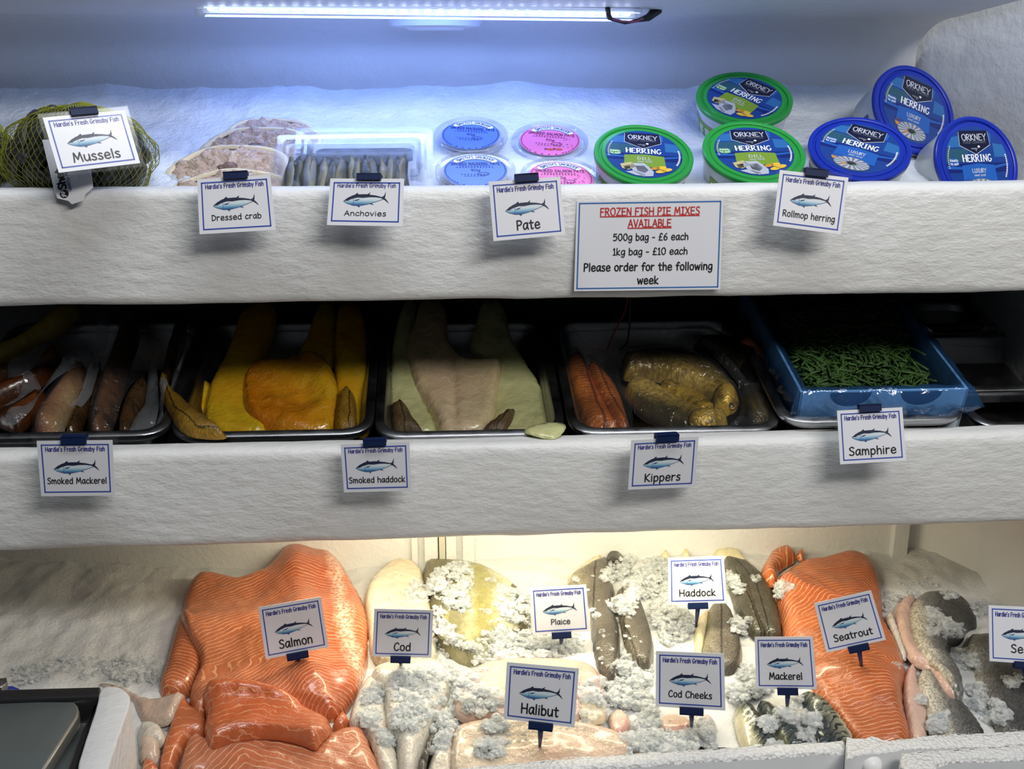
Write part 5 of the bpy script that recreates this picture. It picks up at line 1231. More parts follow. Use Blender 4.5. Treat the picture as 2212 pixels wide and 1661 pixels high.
# ---- fish on the ice
FAT=srgb(226,164,120)
def salmon(name,c,per,**k):
    d=dict(stripe=(per,.22,FAT,.010,.85),rough=.22,bumpn=(110,.55,.003),sss=.2,coat=.5,tint=(srgb(184,88,46),18,.4)); d.update(k)
    return fishmat(name,c,-.09,.09,.02,.14,**d)
SA=salmon('salmon_large',[(0,srgb(192,112,74)),(.35,srgb(188,104,66)),(.5,srgb(180,90,56)),(.75,srgb(188,90,54)),(1,srgb(206,112,68))],.0052,band=(.050,.013,srgb(246,206,180),1.0))
SB=salmon('salmon_side',[(0,srgb(176,98,62)),(1,srgb(184,102,64))],.0050)
SC=salmon('salmon_cut',[(0,srgb(190,102,60)),(.6,srgb(186,94,54)),(1,srgb(198,112,72))],.0075,stripe=(.0085,.08,FAT,.022,.65))
SD=salmon('salmon_low',[(0,srgb(184,100,62)),(1,srgb(192,110,70))],.010,stripe=(.012,.10,FAT,.03,.5))
SE=salmon('salmon_front',[(0,srgb(196,122,86)),(.5,srgb(188,106,70)),(1,srgb(204,130,94))],.0085,stripe=(.0085,.12,srgb(228,182,146),.016,.8))
ST=salmon('seatrout',[(0,srgb(190,108,66)),(.5,srgb(186,98,56)),(1,srgb(182,92,52))],.0052)
STC=salmon('seatrout_curl',[(0,srgb(196,108,58)),(1,srgb(192,96,48))],.0085,stripe=(.0085,.2,srgb(236,186,140),.006,.9))
gs='salmon fillets at the left'
pillow(S3,'salmon_fillet',c2([(280,560),(240,680),(210,800),(170,950),(118,1080),(160,1150),(250,1150),(340,1130),(430,1010),(450,880),(400,650)]),0.0195,SB,spine=c2([(330,560),(300,800),(200,1140)]),chev=.35,label='salmon fillet on the left, partly beneath the largest salmon fillet',cat='fish',group=gs)
pillow(S3,'salmon_fillet',c2([(255,1165),(330,1140),(390,1250),(470,1240),(480,1420),(380,1420),(300,1510),(260,1640),(230,1800),(110,1800),(130,1550),(190,1400),(220,1280)]),0.0165,SD,spine=c2([(330,1150),(200,1700)]),label='dark salmon flap at the lower left beside the white fish pieces',cat='fish',group=gs)
pillow(S3,'salmon_fillet',c2([(10,1605),(60,1578),(130,1605),(128,1700),(60,1780),(-10,1780)]),0.0135,SE,spine=c2([(0,1600),(120,1720)]),label='little salmon end piece at the bottom beside the divider',cat='fish',group=gs)
SAP=[(1000,95),(1270,95),(1400,225),(1480,365),(1545,470),(1588,600),(1592,760),(1572,920),(1522,1060),(1440,1200),(1400,1260),(1320,1305),(1150,1290),(900,1270),(600,1260),(460,1245),(400,1258),(330,1150),(350,1070),(432,890),(332,740),(288,640),(284,520),(310,400),(400,320),(540,315),(640,345),(700,355),(850,290),(920,220),(960,150)]
def ridgeA(p,t): 
    u,v=spine_uv(p,[S3.un(*q,.04) for q in c2([(1040,110),(1090,450),(1140,900),(1330,1300)])]); return .010*np.exp(-(u/.022)**2)*t+.004*t*np.sin(v*60)
pillow(S3,'salmon_fillet',c2(SAP),.026,SA,spine=c2([(1040,110),(1090,450),(1140,900),(1330,1300)]),chev=.42,chev2=.30,label='largest salmon fillet, broad and striped, carrying the salmon card',cat='fish',group=gs,ridges=ridgeA,step=.004)
pillow(S3,'salmon_fillet',c2([(1325,1330),(1420,1242),(1450,1320),(1475,1340),(1400,1385),(1330,1395)]),0.0120,SD,label='small salmon scrap right of the cut salmon piece',cat='fish',group=gs)
pillow(S3,'salmon_fillet',c2([(250,1800),(265,1610),(300,1500),(345,1420),(420,1390),(480,1460),(620,1425),(800,1420),(1130,1450),(1220,1465),(1420,1362),(1560,1370),(1600,1470),(1640,1570),(1700,1700),(1730,1800)]),0.0255,SE,spine=c2([(700,1420),(760,1800)]),chev=.7,chev2=.75,label='pale striped salmon fillet at the very front bottom',cat='fish',group=gs)
pillow(S3,'salmon_fillet',c2([(470,1045),(560,1028),(720,1035),(850,1050),(940,1085),(1050,1130),(1180,1235),(1290,1285),(1332,1330),(1325,1385),(1240,1445),(1215,1482),(1130,1450),(960,1420),(800,1412),(600,1440),(480,1487),(450,1400),(440,1340),(460,1240),(430,1150)]),0.0225,SC,spine=c2([(760,1030),(780,1460)]),chev=.1,chev2=.5,lift=.004,label='thick cut salmon piece lying across the salmon pile',cat='fish',group=gs)
# pale fish
def pale(name,c1_,c2_,u0=-.06,u1=.06,tint=None,**k):
    d=dict(rough=.2,bumpn=(60,.7,.005),sss=.35,coat=.45,stripe=(.012,.12,(.86,.82,.76),.018,.35)); d.update(k)
    return fishmat(name,[(0,c1_),(1,c2_)],u0,u1,.02,.08,tint=tint,**d)
CODW=pale('cod_white',srgb(226,216,190),srgb(222,208,180),tint=(srgb(212,184,140),14,.5))
CODG=pale('cod_grey_white',srgb(206,202,190),srgb(214,206,192),tint=(srgb(186,164,140),14,.5))
HALP=pale('halibut_pink',srgb(218,194,176),srgb(208,180,162),tint=(srgb(196,120,112),15,.75),stripe=None)
HALW=pale('halibut_pale',srgb(206,190,168),srgb(198,178,156),tint=(srgb(206,160,140),13,.6),stripe=None,bumpn=(40,.9,.008))
MONK=pale('monkfish_translucent',srgb(196,176,158),srgb(206,190,174),tint=(srgb(180,140,116),16,.5),stripe=None)
OLV=fishmat('cod_olive_skin',[(0,srgb(96,92,66)),(.2,srgb(140,134,100)),(.36,srgb(190,184,146)),(.5,srgb(160,152,90)),(.63,srgb(172,166,112)),(.74,srgb(214,210,184)),(.88,srgb(214,206,170)),(.93,srgb(70,66,58)),(1,srgb(50,48,44))],-.05,.055,.010,.2,mottle=(srgb(112,106,62),60,.4),rough=.28,coat=.35,scales=(500,.4,.3,srgb(110,104,70)))
DSK=fishmat('cod_dark_skin',[(0,srgb(56,52,48)),(.5,srgb(74,70,64)),(1,srgb(44,42,40))],-.01,.01,.004,.3,mottle=(srgb(120,112,100),60,.4),rough=.28,coat=.4)
g1='white fish pieces beside the divider'
pillow(S3,'white_fish_piece',c1([(650,1055),(760,1045),(900,1115),(990,1160),(1080,1185),(1240,1128),(1285,1130),(1215,1240),(1190,1320),(1120,1350),(960,1350),(920,1200),(800,1100)]),0.0109,MONK,wav=.5,label='long translucent white fish piece reaching from the divider to the salmon',cat='fish',group=g1)
pillow(S3,'white_fish_piece',c1([(935,1350),(1030,1330),(1110,1345),(1145,1420),(1125,1490),(1040,1500),(985,1560),(950,1500)]),0.0122,CODG,wav=.5,label='curled whitish fish piece in the middle beside the divider',cat='fish',group=g1)
pillow(S3,'white_fish_piece',c1([(955,1480),(1030,1440),(1105,1465),(1085,1610),(1000,1600),(955,1600)]),0.0109,MONK,wav=.5,label='rounded beige fish piece lowest beside the divider',cat='fish',group=g1)
gc='cod fillets behind and below the cod card'
pillow(S3,'cod_fillet',c3([(75,430),(115,330),(200,245),(290,185),(420,182),(505,250),(520,340),(565,500),(600,700),(600,900),(300,930),(125,880),(110,600)]),0.0190,CODW,spine=c3([(300,190),(330,900)]),chev=.5,label='creamy cod fillet behind the cod card',cat='fish',group=gc)
pillow(S3,'cod_fillet',c3([(495,205),(560,188),(700,188),(840,205),(960,240),(1080,310),(1180,385),(1230,430),(1262,540),(1255,680),(1120,670),(1010,660),(985,760),(920,880),(800,905),(700,840),(640,780),(590,680),(560,500),(500,340)]),0.0204,OLV,spine=c3([(880,205),(900,900)]),label='cod with grey and olive mottled skin under a heap of ice',cat='fish',group=gc)
pillow(S3,'cod_tail',c3([(640,560),(700,530),(690,640),(660,760),(630,740),(590,700)]),0.0068,OLV,label='small olive cod tail tip poking from the ice right of the cod card',cat='fish',group=gc)
pillow(S3,'cod_fillet',c3([(0,1180),(60,1060),(130,980),(240,1080),(260,1380),(330,1520),(350,1800),(220,1800),(110,1380),(-40,1340)]),0.0150,CODG,spine=c3([(80,1050),(260,1700)]),label='glossy cod fillet squeezed between salmon and ice',cat='fish',group=gc)
pillow(S3,'cod_fillet',c3([(590,1250),(700,1190),(730,1400),(715,1800),(480,1800),(590,1460)]),0.0122,CODG,spine=c3([(680,1200),(600,1750)]),label='pale cod fillet in front, right of the strip of dark skin',cat='fish',group=gc)
pillow(S3,'cod_fillet',c3([(120,960),(200,910),(350,885),(500,880),(620,888),(690,945),(695,1090),(660,1180),(600,1262),(540,1400),(490,1550),(440,1800),(330,1800),(310,1420),(240,1390),(220,1080),(140,1010)]),0.0218,CODG,spine=c3([(420,890),(400,1750)]),chev=.4,label='large front cod fillet sprinkled with ice below the cod card',cat='fish',group=gc)
pillow(S3,'cod_skin',c3([(588,1335),(580,1450),(530,1570),(500,1800),(430,1800),(470,1600),(500,1520),(545,1420)]),0.0082,DSK,spine=c3([(580,1340),(470,1700)]),label='narrow strip of dark cod skin at the front',cat='fish',group=gc)
gh='halibut pieces around the halibut card'
pillow(S3,'halibut_fillet',c3([(690,1200),(760,1000),(880,930),(1000,890),(1150,875),(1400,880),(1640,900),(1760,980),(1790,1180),(1700,1320),(1400,1340),(1000,1330),(760,1300)]),0.0177,HALP,spine=c3([(700,1100),(1780,1100)]),label='peach-pink halibut slab behind the halibut card',cat='fish',group=gh)
pillow(S3,'halibut_fillet',c3([(690,1480),(720,1340),(900,1300),(1200,1290),(1500,1300),(1800,1360),(1960,1440),(1990,1600),(1800,1650),(1400,1680),(690,1800)]),0.0163,HALW,spine=c3([(700,1500),(1950,1500)]),label='glossy beige halibut slab along the front rim',cat='fish',group=gh)
gk2='cod cheeks in the ice'
for P_,lab in (([(690,1260),(780,1230),(860,1290),(840,1400),(760,1420),(700,1350)],'pinkish cod cheek left of the cod cheeks spike'),([(1020,1330),(1120,1260),(1260,1290),(1330,1350),(1200,1420),(1060,1410)],'orange-beige cod cheek right at the cod cheeks spike'),([(480,1180),(620,1130),(700,1220),(680,1330),(560,1340),(490,1280)],'cream cod cheek beside the halibut card'),([(860,1440),(1000,1420),(1100,1500),(1020,1570),(880,1550)],'cod cheek in front of the cod cheeks spike'),([(1320,1290),(1420,1260),(1470,1380),(1400,1470),(1330,1400)],'reddish cod cheek left of the mackerel')):
    pillow(S3,'cod_cheek',c4b(P_),.007,HALP if 'orange' in lab or 'pink' in lab or 'red' in lab else CODW,label=lab,cat='fish',group=gk2,wav=.3)
HAD=fishmat('haddock_skin',[(0,srgb(190,180,150)),(.2,srgb(150,142,118)),(.42,srgb(116,108,94)),(.7,srgb(88,82,74)),(1,srgb(58,54,48))],-.032,.036,.005,.2,lat=(0,.0016,srgb(38,34,30)),scales=(620,.6,.45,srgb(64,60,52)),rough=.3,coat=.35)
HAD2=fishmat('haddock_skin_dark',[(0,srgb(110,104,90)),(.4,srgb(84,80,66)),(1,srgb(52,50,42))],-.03,.03,.005,.25,lat=(0,.0014,srgb(24,22,18)),scales=(620,.5,.4,srgb(44,42,36)),rough=.26,coat=.45)
HADF=pale('haddock_flesh',srgb(222,214,170),srgb(214,198,160))
gd='haddock fillets around the haddock card'
pillow(S3,'haddock_fillet',c4b([(400,340),(430,290),(520,215),(600,165),(660,150),(640,260),(560,360),(460,370)]),0.0095,HADF,label='cream haddock flesh edge leaning on the back panel',cat='fish',group=gd)
pillow(S3,'haddock_fillet',c4b([(405,355),(430,305),(540,235),(640,180),(690,165),(715,215),(700,290),(750,380),(740,480),(720,560),(775,600),(788,800),(775,960),(745,1045),(640,960),(590,850),(570,600),(560,470)]),0.0177,HAD,spine=c4b([(610,190),(590,480),(585,750),(650,1000)]),label='long grey haddock fillet skin side up, right of the plaice card',cat='fish',group=gd)
pillow(S3,'haddock_fillet',c4b([(750,380),(830,330),(880,380),(905,480),(940,480),(965,560),(1012,720),(1022,820),(1005,950),(920,955),(850,880),(800,730),(780,600),(755,500)]),0.0163,HAD,spine=c4b([(790,400),(810,680),(920,960)]),label='shorter grey haddock fillet half buried in ice left of the haddock spike',cat='fish',group=gd)
for P_,m,lab in (([(672,165),(715,110),(745,110),(825,188),(790,235),(720,215)],DSK,'upturned dark haddock tail against the back panel'),([(705,110),(722,62),(742,100),(735,118)],HADF,'pale orange haddock fin tip at the back panel'),([(1050,170),(1095,85),(1118,130),(1140,170),(1100,190)],HADF,'pale haddock fin left of the haddock card'),([(1200,160),(1215,95),(1250,92),(1285,150),(1260,180)],HADF,'second pale haddock fin peeping over the haddock card')):
    pillow(S3,'haddock_tail',c4b(P_),.010,m,label=lab,cat='fish',group=gd)
pillow(S3,'haddock_fillet',c5b([(100,140),(170,150),(240,135),(320,155),(365,225),(450,290),(400,300),(280,240),(180,200)]),0.0095,HADF,label='yellowish haddock flesh edge right of the haddock card at the back',cat='fish',group=gd)
pillow(S3,'haddock_fillet',c5b([(180,190),(270,198),(380,240),(480,320),(540,400),(590,560),(617,690),(612,760),(500,770),(400,640),(300,520),(220,330)]),0.0177,HAD2,spine=c5b([(250,190),(420,420),(520,760)]),label='dark olive-grey haddock fillet next to the seatrout',cat='fish',group=gd)
pillow(S3,'haddock_fillet',c5b([(225,330),(260,285),(320,300),(380,380),(410,500),(450,620),(495,745),(420,760),(330,640),(250,470)]),0.0109,HAD2,spine=c5b([(270,300),(470,760)]),label='folded haddock flank lying on the dark fillet',cat='fish',group=gd)
pillow(S3,'haddock_fillet',c4b([(1300,840),(1300,640),(1360,540),(1410,500),(1400,640),(1360,840),(1350,900)]),0.0122,HADF,label='cream belly side of haddock below the haddock card',cat='fish',group=gd)
pillow(S3,'haddock_fillet',c4b([(1400,490),(1520,480),(1580,560),(1630,720),(1645,830),(1625,940),(1540,985),(1345,910),(1350,830),(1390,640)]),0.0163,HAD,spine=c4b([(1490,480),(1480,960)]),label='brown-grey haddock fillet with a dark line below the haddock card',cat='fish',group=gd)
gt='seatrout fillets at the right'
pillow(S3,'seatrout_fillet',c5b([(540,350),(640,280),(700,250),(760,208),(860,208),(950,183),(1060,153),(1180,183),(1252,240),(1287,340),(1302,480),(1310,640),(1200,680),(1000,600),(700,520),(600,430)]),0.0204,ST,spine=c5b([(1160,180),(1140,640)]),chev=.5,chev2=.8,label='rear seatrout fillet, rounded at the back right',cat='fish',group=gt)
pillow(S3,'seatrout_fillet',c5b([(458,300),(468,240),(500,185),(545,150),(612,128),(665,135),(712,180),(695,205),(625,240),(575,280),(580,340),(545,380),(500,340)]),0.0204,STC,spine=c5b([(690,200),(560,200),(500,340)]),label='curled end of a seatrout fillet at the back left of the pile',cat='fish',group=gt)
pillow(S3,'seatrout_fillet',c5b([(690,180),(730,138),(775,175),(750,220)]),0.0122,STC,label='small seatrout tip behind the pile',cat='fish',group=gt)
pillow(S3,'seatrout_fillet',c5b([(555,340),(640,288),(740,288),(880,368),(1000,440),(1230,520),(1330,640),(1400,760),(1452,870),(1475,980),(1447,1120),(1462,1280),(1512,1410),(1480,1500),(1200,1520),(1120,1450),(1060,1370),(960,1230),(870,1130),(850,1110),(700,1000),(640,850),(620,740),(615,680),(600,560),(568,450)]),0.0231,ST,spine=c5b([(640,290),(900,700),(1290,1000),(1420,1480)] if False else [(700,300),(1000,560),(1290,940),(1430,1480)]),chev=.2,chev2=1.1,label='largest seatrout fillet running down to the front rim, under its card',cat='fish',group=gt,ridges=lambda p,t:.006*t*np.sin(p[:,0]*40+p[:,1]*20))
MACK=fishmat('mackerel_skin',[(0,srgb(222,212,178)),(.16,srgb(210,204,174)),(.26,srgb(120,122,92)),(.36,srgb(66,78,76)),(1,srgb(30,40,48))],-.022,.026,.003,.2,smask=(-.013,-.007),stripe=(.0075,.55,(.008,.010,.014),.022,.95),rough=.2,coat=.5,metal=.15)
MACK2=fishmat('mackerel_skin_reverse',[(0,srgb(30,38,44)),(.5,srgb(56,68,72)),(.74,srgb(130,130,108)),(.84,srgb(232,224,200)),(1,srgb(228,218,190))],-.04,.026,.003,.2,smask=(.013,.008),stripe=(.0075,.5,(.008,.010,.014),.03,.95),rough=.2,coat=.5,metal=.15)
MACKB=pale('mackerel_belly',srgb(228,218,184),srgb(214,206,176))
gm2='mackerel fillets below the mackerel card'
pillow(S3,'mackerel',c5b([(690,1130),(800,1118),(880,1148),(960,1220),(1060,1350),(1115,1450),(1080,1540),(960,1560),(820,1540),(780,1400),(760,1220)]),0.0150,MACK2,spine=c5b([(740,1130),(900,1300),(1030,1560)]),chev=.5,chev2=.1,label='rightmost mackerel with dark wavy bars against the seatrout',cat='fish',group=gm2)
pillow(S3,'mackerel',c5b([(420,1185),(500,1185),(600,1255),(700,1355),(800,1480),(820,1560),(620,1560),(560,1450),(480,1330)]),0.0150,MACK,spine=c5b([(440,1190),(620,1400),(720,1560)]),chev=.5,label='middle mackerel with ice lumps on its back',cat='fish',group=gm2)
pillow(S3,'mackerel',c5b([(275,1290),(280,1210),(330,1175),(400,1205),(460,1280),(530,1380),(610,1500),(620,1570),(480,1570),(360,1560),(300,1420)]),0.0150,MACK,spine=c5b([(320,1180),(450,1400),(540,1570)]),chev=.5,label='leftmost mackerel with a broad cream belly',cat='fish',group=gm2)
BASS=fishmat('seabass_skin',[(0,srgb(226,216,194)),(.22,srgb(218,210,190)),(.34,srgb(140,138,132)),(.55,srgb(88,88,86)),(1,srgb(46,48,50))],-.035,.045,.006,.2,scales=(430,.8,.5,srgb(36,36,38)),rough=.28,coat=.35)
BASSF=pale('seabass_flesh',srgb(222,190,172),srgb(206,166,156),stripe=None)
BASSW=pale('seabass_belly',srgb(224,216,206),srgb(214,206,198),stripe=None)
gb='seabass fillets at the right end'
pillow(S3,'seabass_fillet',c6b([(335,622),(400,625),(450,780),(500,930),(460,920),(400,760)]),0.0095,BASSW,label='thin white seabass belly edge against the seatrout',cat='fish',group=gb)
pillow(S3,'seabass_fillet',c6b([(465,1150),(485,960),(550,950),(575,1120),(612,1200),(638,1290),(645,1500),(520,1520),(500,1330)]),0.0136,BASSF,label='pink flesh of a seabass fillet beside the seatrout',cat='fish',group=gb)
pillow(S3,'seabass_fillet',c6b([(560,1000),(640,985),(730,1080),(860,1210),(1000,1380),(1040,1480),(645,1500),(632,1290),(600,1190),(562,1110)]),0.0163,BASS,spine=c6b([(670,1000),(860,1480)]),label='lower seabass fillet with speckled scales near the rim',cat='fish',group=gb)
pillow(S3,'seabass_fillet',c6b([(400,600),(430,545),(500,505),(570,495),(530,600),(530,720),(560,840),(640,950),(720,1030),(800,1120),(850,1212),(760,1172),(690,1080),(630,990),(520,945),(440,780)]),0.0136,BASSF,spine=c6b([(520,510),(800,1180)]),label='pinkish flesh edge of the upper seabass fillet',cat='fish',group=gb)
pillow(S3,'seabass_fillet',c6b([(860,760),(960,765),(1030,750),(1160,860),(1300,960),(1420,1200),(1420,1500),(1120,1480),(1020,1230),(950,1060)]),0.0177,BASS,spine=c6b([(960,760),(1120,1480)]),label='dark seabass fillet at the right edge below the cut-off card',cat='fish',group=gb)
pillow(S3,'seabass_fillet',c6b([(505,580),(560,498),(640,485),(770,475),(900,535),(985,690),(890,710),(870,790),(790,820),(770,900),(850,1000),(880,1100),(855,1212),(780,1130),(700,1020),(610,910),(545,820),(512,700)]),0.0190,BASS,spine=c6b([(640,490),(690,800),(860,1190)]),label='upper seabass fillet with a cream edge and grey scales',cat='fish',group=gb)
# ---- loose ice on top of the fish
CH=None
def icemat():
    m,nt,b=newmat('ice_chunk'); q=NT(nt); o=q.obj(); out=nt.nodes['Material Output']
    b.inputs['Base Color'].default_value=(.93,.93,.91,1); b.inputs['Roughness'].default_value=.16; b.inputs['IOR'].default_value=1.31
    q.bump(q.noise(o,420,4,.6),.6,.0015,b)
    tr=q.n('ShaderNodeBsdfTransparent'); tr.inputs[0].default_value=(.95,.97,.98,1); tl=q.n('ShaderNodeBsdfTranslucent'); tl.inputs[0].default_value=(.9,.93,.95,1)
    m1=q.n('ShaderNodeMixShader'); m1.inputs[0].default_value=.35; q.l(b.outputs[0],m1.inputs[1]); q.l(tl.outputs[0],m1.inputs[2])
    m2=q.n('ShaderNodeMixShader'); q.l(q.rng(q.noise(o,150,3),.35,.65,.2,.75),m2.inputs[0]); q.l(m1.outputs[0],m2.inputs[1]); q.l(tr.outputs[0],m2.inputs[2])
    q.l(m2.outputs[0],out.inputs[0]); return m
CH=icemat()
def ico(n):
    bm=bmesh.new(); bmesh.ops.create_icosphere(bm,subdivisions=n,radius=1); bm.verts.index_update()
    r=[v.co.copy() for v in bm.verts],[[v.index for v in f.verts] for f in bm.faces]; bm.free(); return r
ICO1,ICO2=ico(2),ico(3)
def chunk(mb,c,r,rnd,surf=None):
    """one ice fragment: small angular grain, or a lump of fused grains when r is large"""
    V,F=ICO2 if r>.0042 else ICO1
    s=Vector((rnd.uniform(.7,1.3),rnd.uniform(.7,1.3),rnd.uniform(.5,.9))); R=Matrix.Rotation(rnd.uniform(0,6.28),3,(rnd.gauss(0,1),rnd.gauss(0,1),rnd.gauss(0,1)+.01)); k=rnd.uniform(0,90)
    out=[]
    for v in V:
        d=noise.cell(Vector((v.x*1.6+k,v.y*1.6,v.z*1.6)))*.25+noise.noise(v*1.3+Vector((k,0,0)))*.45+noise.noise(v*(3.2 if r<.0042 else 5)+Vector((0,k,0)))*.28
        p=R@v; out.append(c+Vector((p.x*s.x,p.y*s.y,p.z*s.z))*(r*(1+d)))
    mb.add(out,F,CH)
def scatter(surf,zones,name,label,seed,rmin=.0012,rmax=.0036):
    rnd=random.Random(seed); mb=MB()
    for P,n,hp in zones:
        xs=[p[0] for p in P]; ys=[p[1] for p in P]; got=0; tries=0; A=np.array(P)
        cx,cy=sum(xs)/len(P),sum(ys)/len(P); dm=max(math.hypot(x-cx,y-cy) for x,y in P)
        n=int(n*.95)
        while got<n and tries<n*8:
            tries+=1; x,y=rnd.uniform(min(xs),max(xs)),rnd.uniform(min(ys),max(ys))
            if not inside(np.array([[x,y]]),P)[0]: continue
            got+=1; a,b=surf.un(x,y,.02); 
            for _ in range(3): h=float(surf.samp([a],[b])[0]); a,b=surf.un(x,y,h)
            r=rnd.uniform(rmin,rmax)*(rnd.uniform(1.6,2.6) if rnd.random()<.16 else 1)
            k=max(0,1-math.hypot(x-cx,y-cy)/dm)
            chunk(mb,surf.w(a,b,h+r*.15+rnd.random()*hp*k),r,rnd)
    o=mb.build(name,smooth=True,angle=38); tag(o,label,'ice',kind='stuff'); return o
def blobpx(cx,cy,rx,ry): return ellipse(cx,cy,rx,ry,14)
scatter(S3,[(c3([(520,330),(620,260),(700,230),(850,210),(850,330),(800,440),(820,520),(780,560),(700,540),(600,470),(540,400)]),330,.012),
 (c3([(370,420),(500,330),(560,420),(540,500),(380,500)]),90,.006),(c3([(1040,370),(1110,380),(1200,430),(1260,500),(1260,640),(1100,650),(1030,560),(1010,500)]),170,.006)],'ice_lumps','lumps of ice heaped on the olive-skinned cod',1)
scatter(S3,[(c3([(560,520),(680,560),(640,700),(720,690),(820,800),(990,690),(1280,650),(1600,700),(1640,860),(1300,880),(980,900),(880,930),(680,880),(570,800)]),620,.010)],'ice_lumps','crushed ice band between the cod and the halibut',2)
scatter(S3,[(c3([(260,960),(430,960),(620,950),(680,1010),(560,1100),(520,1060),(420,1090),(300,1080)]),170,.004),(c3([(300,1250),(420,1210),(560,1260),(500,1360),(430,1430),(330,1400),(280,1350)]),190,.008),(c3([(230,1080),(420,1100),(640,1060),(650,1180),(520,1260),(300,1230)]),130,.002),(c3([(60,1250),(200,1240),(250,1380),(330,1500),(230,1500),(130,1380)]),80,.003),(c3([(560,1300),(700,1210),(720,1400),(640,1560),(570,1500)]),110,.003),(c3([(640,930),(780,960),(740,1180),(690,1120)]),120,.004),(c3([(60,1130),(170,1080),(230,1130),(210,1200),(80,1200)]),60,.004),(c3([(700,1000),(900,960),(860,1100),(720,1180)]),90,.004)],'ice_lumps','ice sprinkled over the front cod fillet',3)
scatter(S3,[(c3([(760,1180),(900,1080),(1040,1110),(1020,1290),(880,1280),(780,1290)]),130,.006),(c3([(900,1360),(1060,1290),(1090,1390),(940,1420)]),60,.004),(c3([(870,1540),(930,1480),(1080,1460),(1095,1560),(960,1600),(880,1600)]),90,.006)],'ice_lumps','ice lumps lying on the halibut slabs',4)
scatter(S3,[(c4b([(700,240),(780,190),(860,190),(890,260),(800,330),(700,360),(640,320)]),190,.010),(c4b([(880,310),(920,260),(1000,190),(1090,170),(1130,260),(1110,480),(980,470),(860,480),(830,420)]),420,.012),(c4b([(680,480),(850,450),(900,520),(860,590),(760,570),(690,520)]),130,.006),(c4b([(990,470),(1120,500),(1180,560),(1280,560),(1290,660),(1220,780),(1100,800),(1020,680)]),320,.010),(c4b([(780,800),(860,880),(940,950),(1010,960),(1000,1010),(840,1020),(740,970),(720,920),(790,900)]),170,.006)],'ice_lumps','crushed ice heaped between the haddock fillets',5)
scatter(S3,[(c4b([(500,1050),(700,1040),(1000,1000),(1020,1200),(900,1250),(700,1230),(520,1180)]),330,.006),(c4b([(880,1330),(1020,1240),(1080,1340),(1000,1420),(900,1450)]),150,.008),(c4b([(800,1420),(1100,1420),(1300,1400),(1440,1480),(1300,1540),(1000,1580),(820,1560)]),330,.006),(c4b([(1280,1300),(1400,1330),(1440,1440),(1300,1440)]),90,.006)],'ice_lumps','wet crushed ice around the cod cheeks',6)
scatter(S3,[(c4b([(1540,620),(1640,590),(1700,640),(1690,720),(1600,730),(1540,690)]),90,.010),(c4b([(1520,270),(1580,300),(1640,400),(1600,440),(1530,390)]),70,.004),(c4b([(1600,950),(1680,930),(1720,1010),(1660,1040),(1600,1000)]),60,.004),(c4b([(1520,1100),(1720,1080),(1860,1100),(1740,1170),(1560,1190)]),200,.008),(c5b([(1370,950),(1420,935),(1450,970),(1400,985)]),10,.0),(c5b([(550,380),(590,370),(625,420),(610,490),(570,480)]),40,.003),(c5b([(395,340),(450,335),(465,370),(410,372)]),16,.002)],'ice_lumps','ice lumps on the dark haddock and above the mackerel',7)
scatter(S3,[(c5b([(440,1330),(500,1300),(560,1340),(560,1400),(490,1420)]),70,.008),(c5b([(560,1240),(700,1250),(760,1300),(870,1310),(870,1360),(760,1380),(640,1350)]),170,.008),(c5b([(640,1160),(720,1150),(740,1220),(650,1230)]),50,.004),(c5b([(700,1380),(820,1400),(800,1490),(720,1450)]),70,.004),(c5b([(500,1460),(600,1490),(590,1540),(500,1530)]),50,.004)],'ice_lumps','ice lumps on the mackerel',8)
scatter(S3,[(c6b([(630,600),(690,600),(760,680),(860,720),(860,800),(760,800),(660,800),(620,740)]),110,.005),(c6b([(720,490),(800,490),(830,530),(740,540)]),30,.002),(c6b([(820,870),(960,900),(970,1010),(860,1000),(770,900)]),80,.004),(c6b([(900,1120),(1000,1090),(1030,1220),(1180,1290),(1120,1380),(980,1370),(920,1230)]),200,.006),(c6b([(1120,1070),(1220,1030),(1270,1070),(1180,1120)]),40,.003),(c6b([(640,1300),(760,1290),(770,1400),(660,1420)]),90,.004),(c6b([(900,590),(1010,560),(1010,650),(950,660)]),50,.004),(c6b([(550,1160),(600,1170),(590,1220),(560,1210)]),8,0)],'ice_lumps','clear ice pieces lying on the seabass',9,rmin=.0014,rmax=.0042)
scatter(S3,[(c1([(60,960),(400,900),(800,880),(1080,870),(1090,1090),(900,1080),(700,1030),(120,1080)]),420,.002),(c6b([(340,480),(600,400),(720,440),(560,500),(430,540),(340,620)]),160,.002)],'ice_crumbs','loose frosty ice crumbs on the bare ice left of the salmon',10,rmin=.0008,rmax=.0022)
scatter(S3,[(c3([(150,300),(560,250),(1300,380),(1640,250),(2200,300),(2380,700),(2300,1400),(1500,1400),(700,1600),(300,1500),(130,900)]),620,.0)],'ice_crumbs','scattered small ice crumbs over the white fish and haddock',11,rmin=.0008,rmax=.0026)
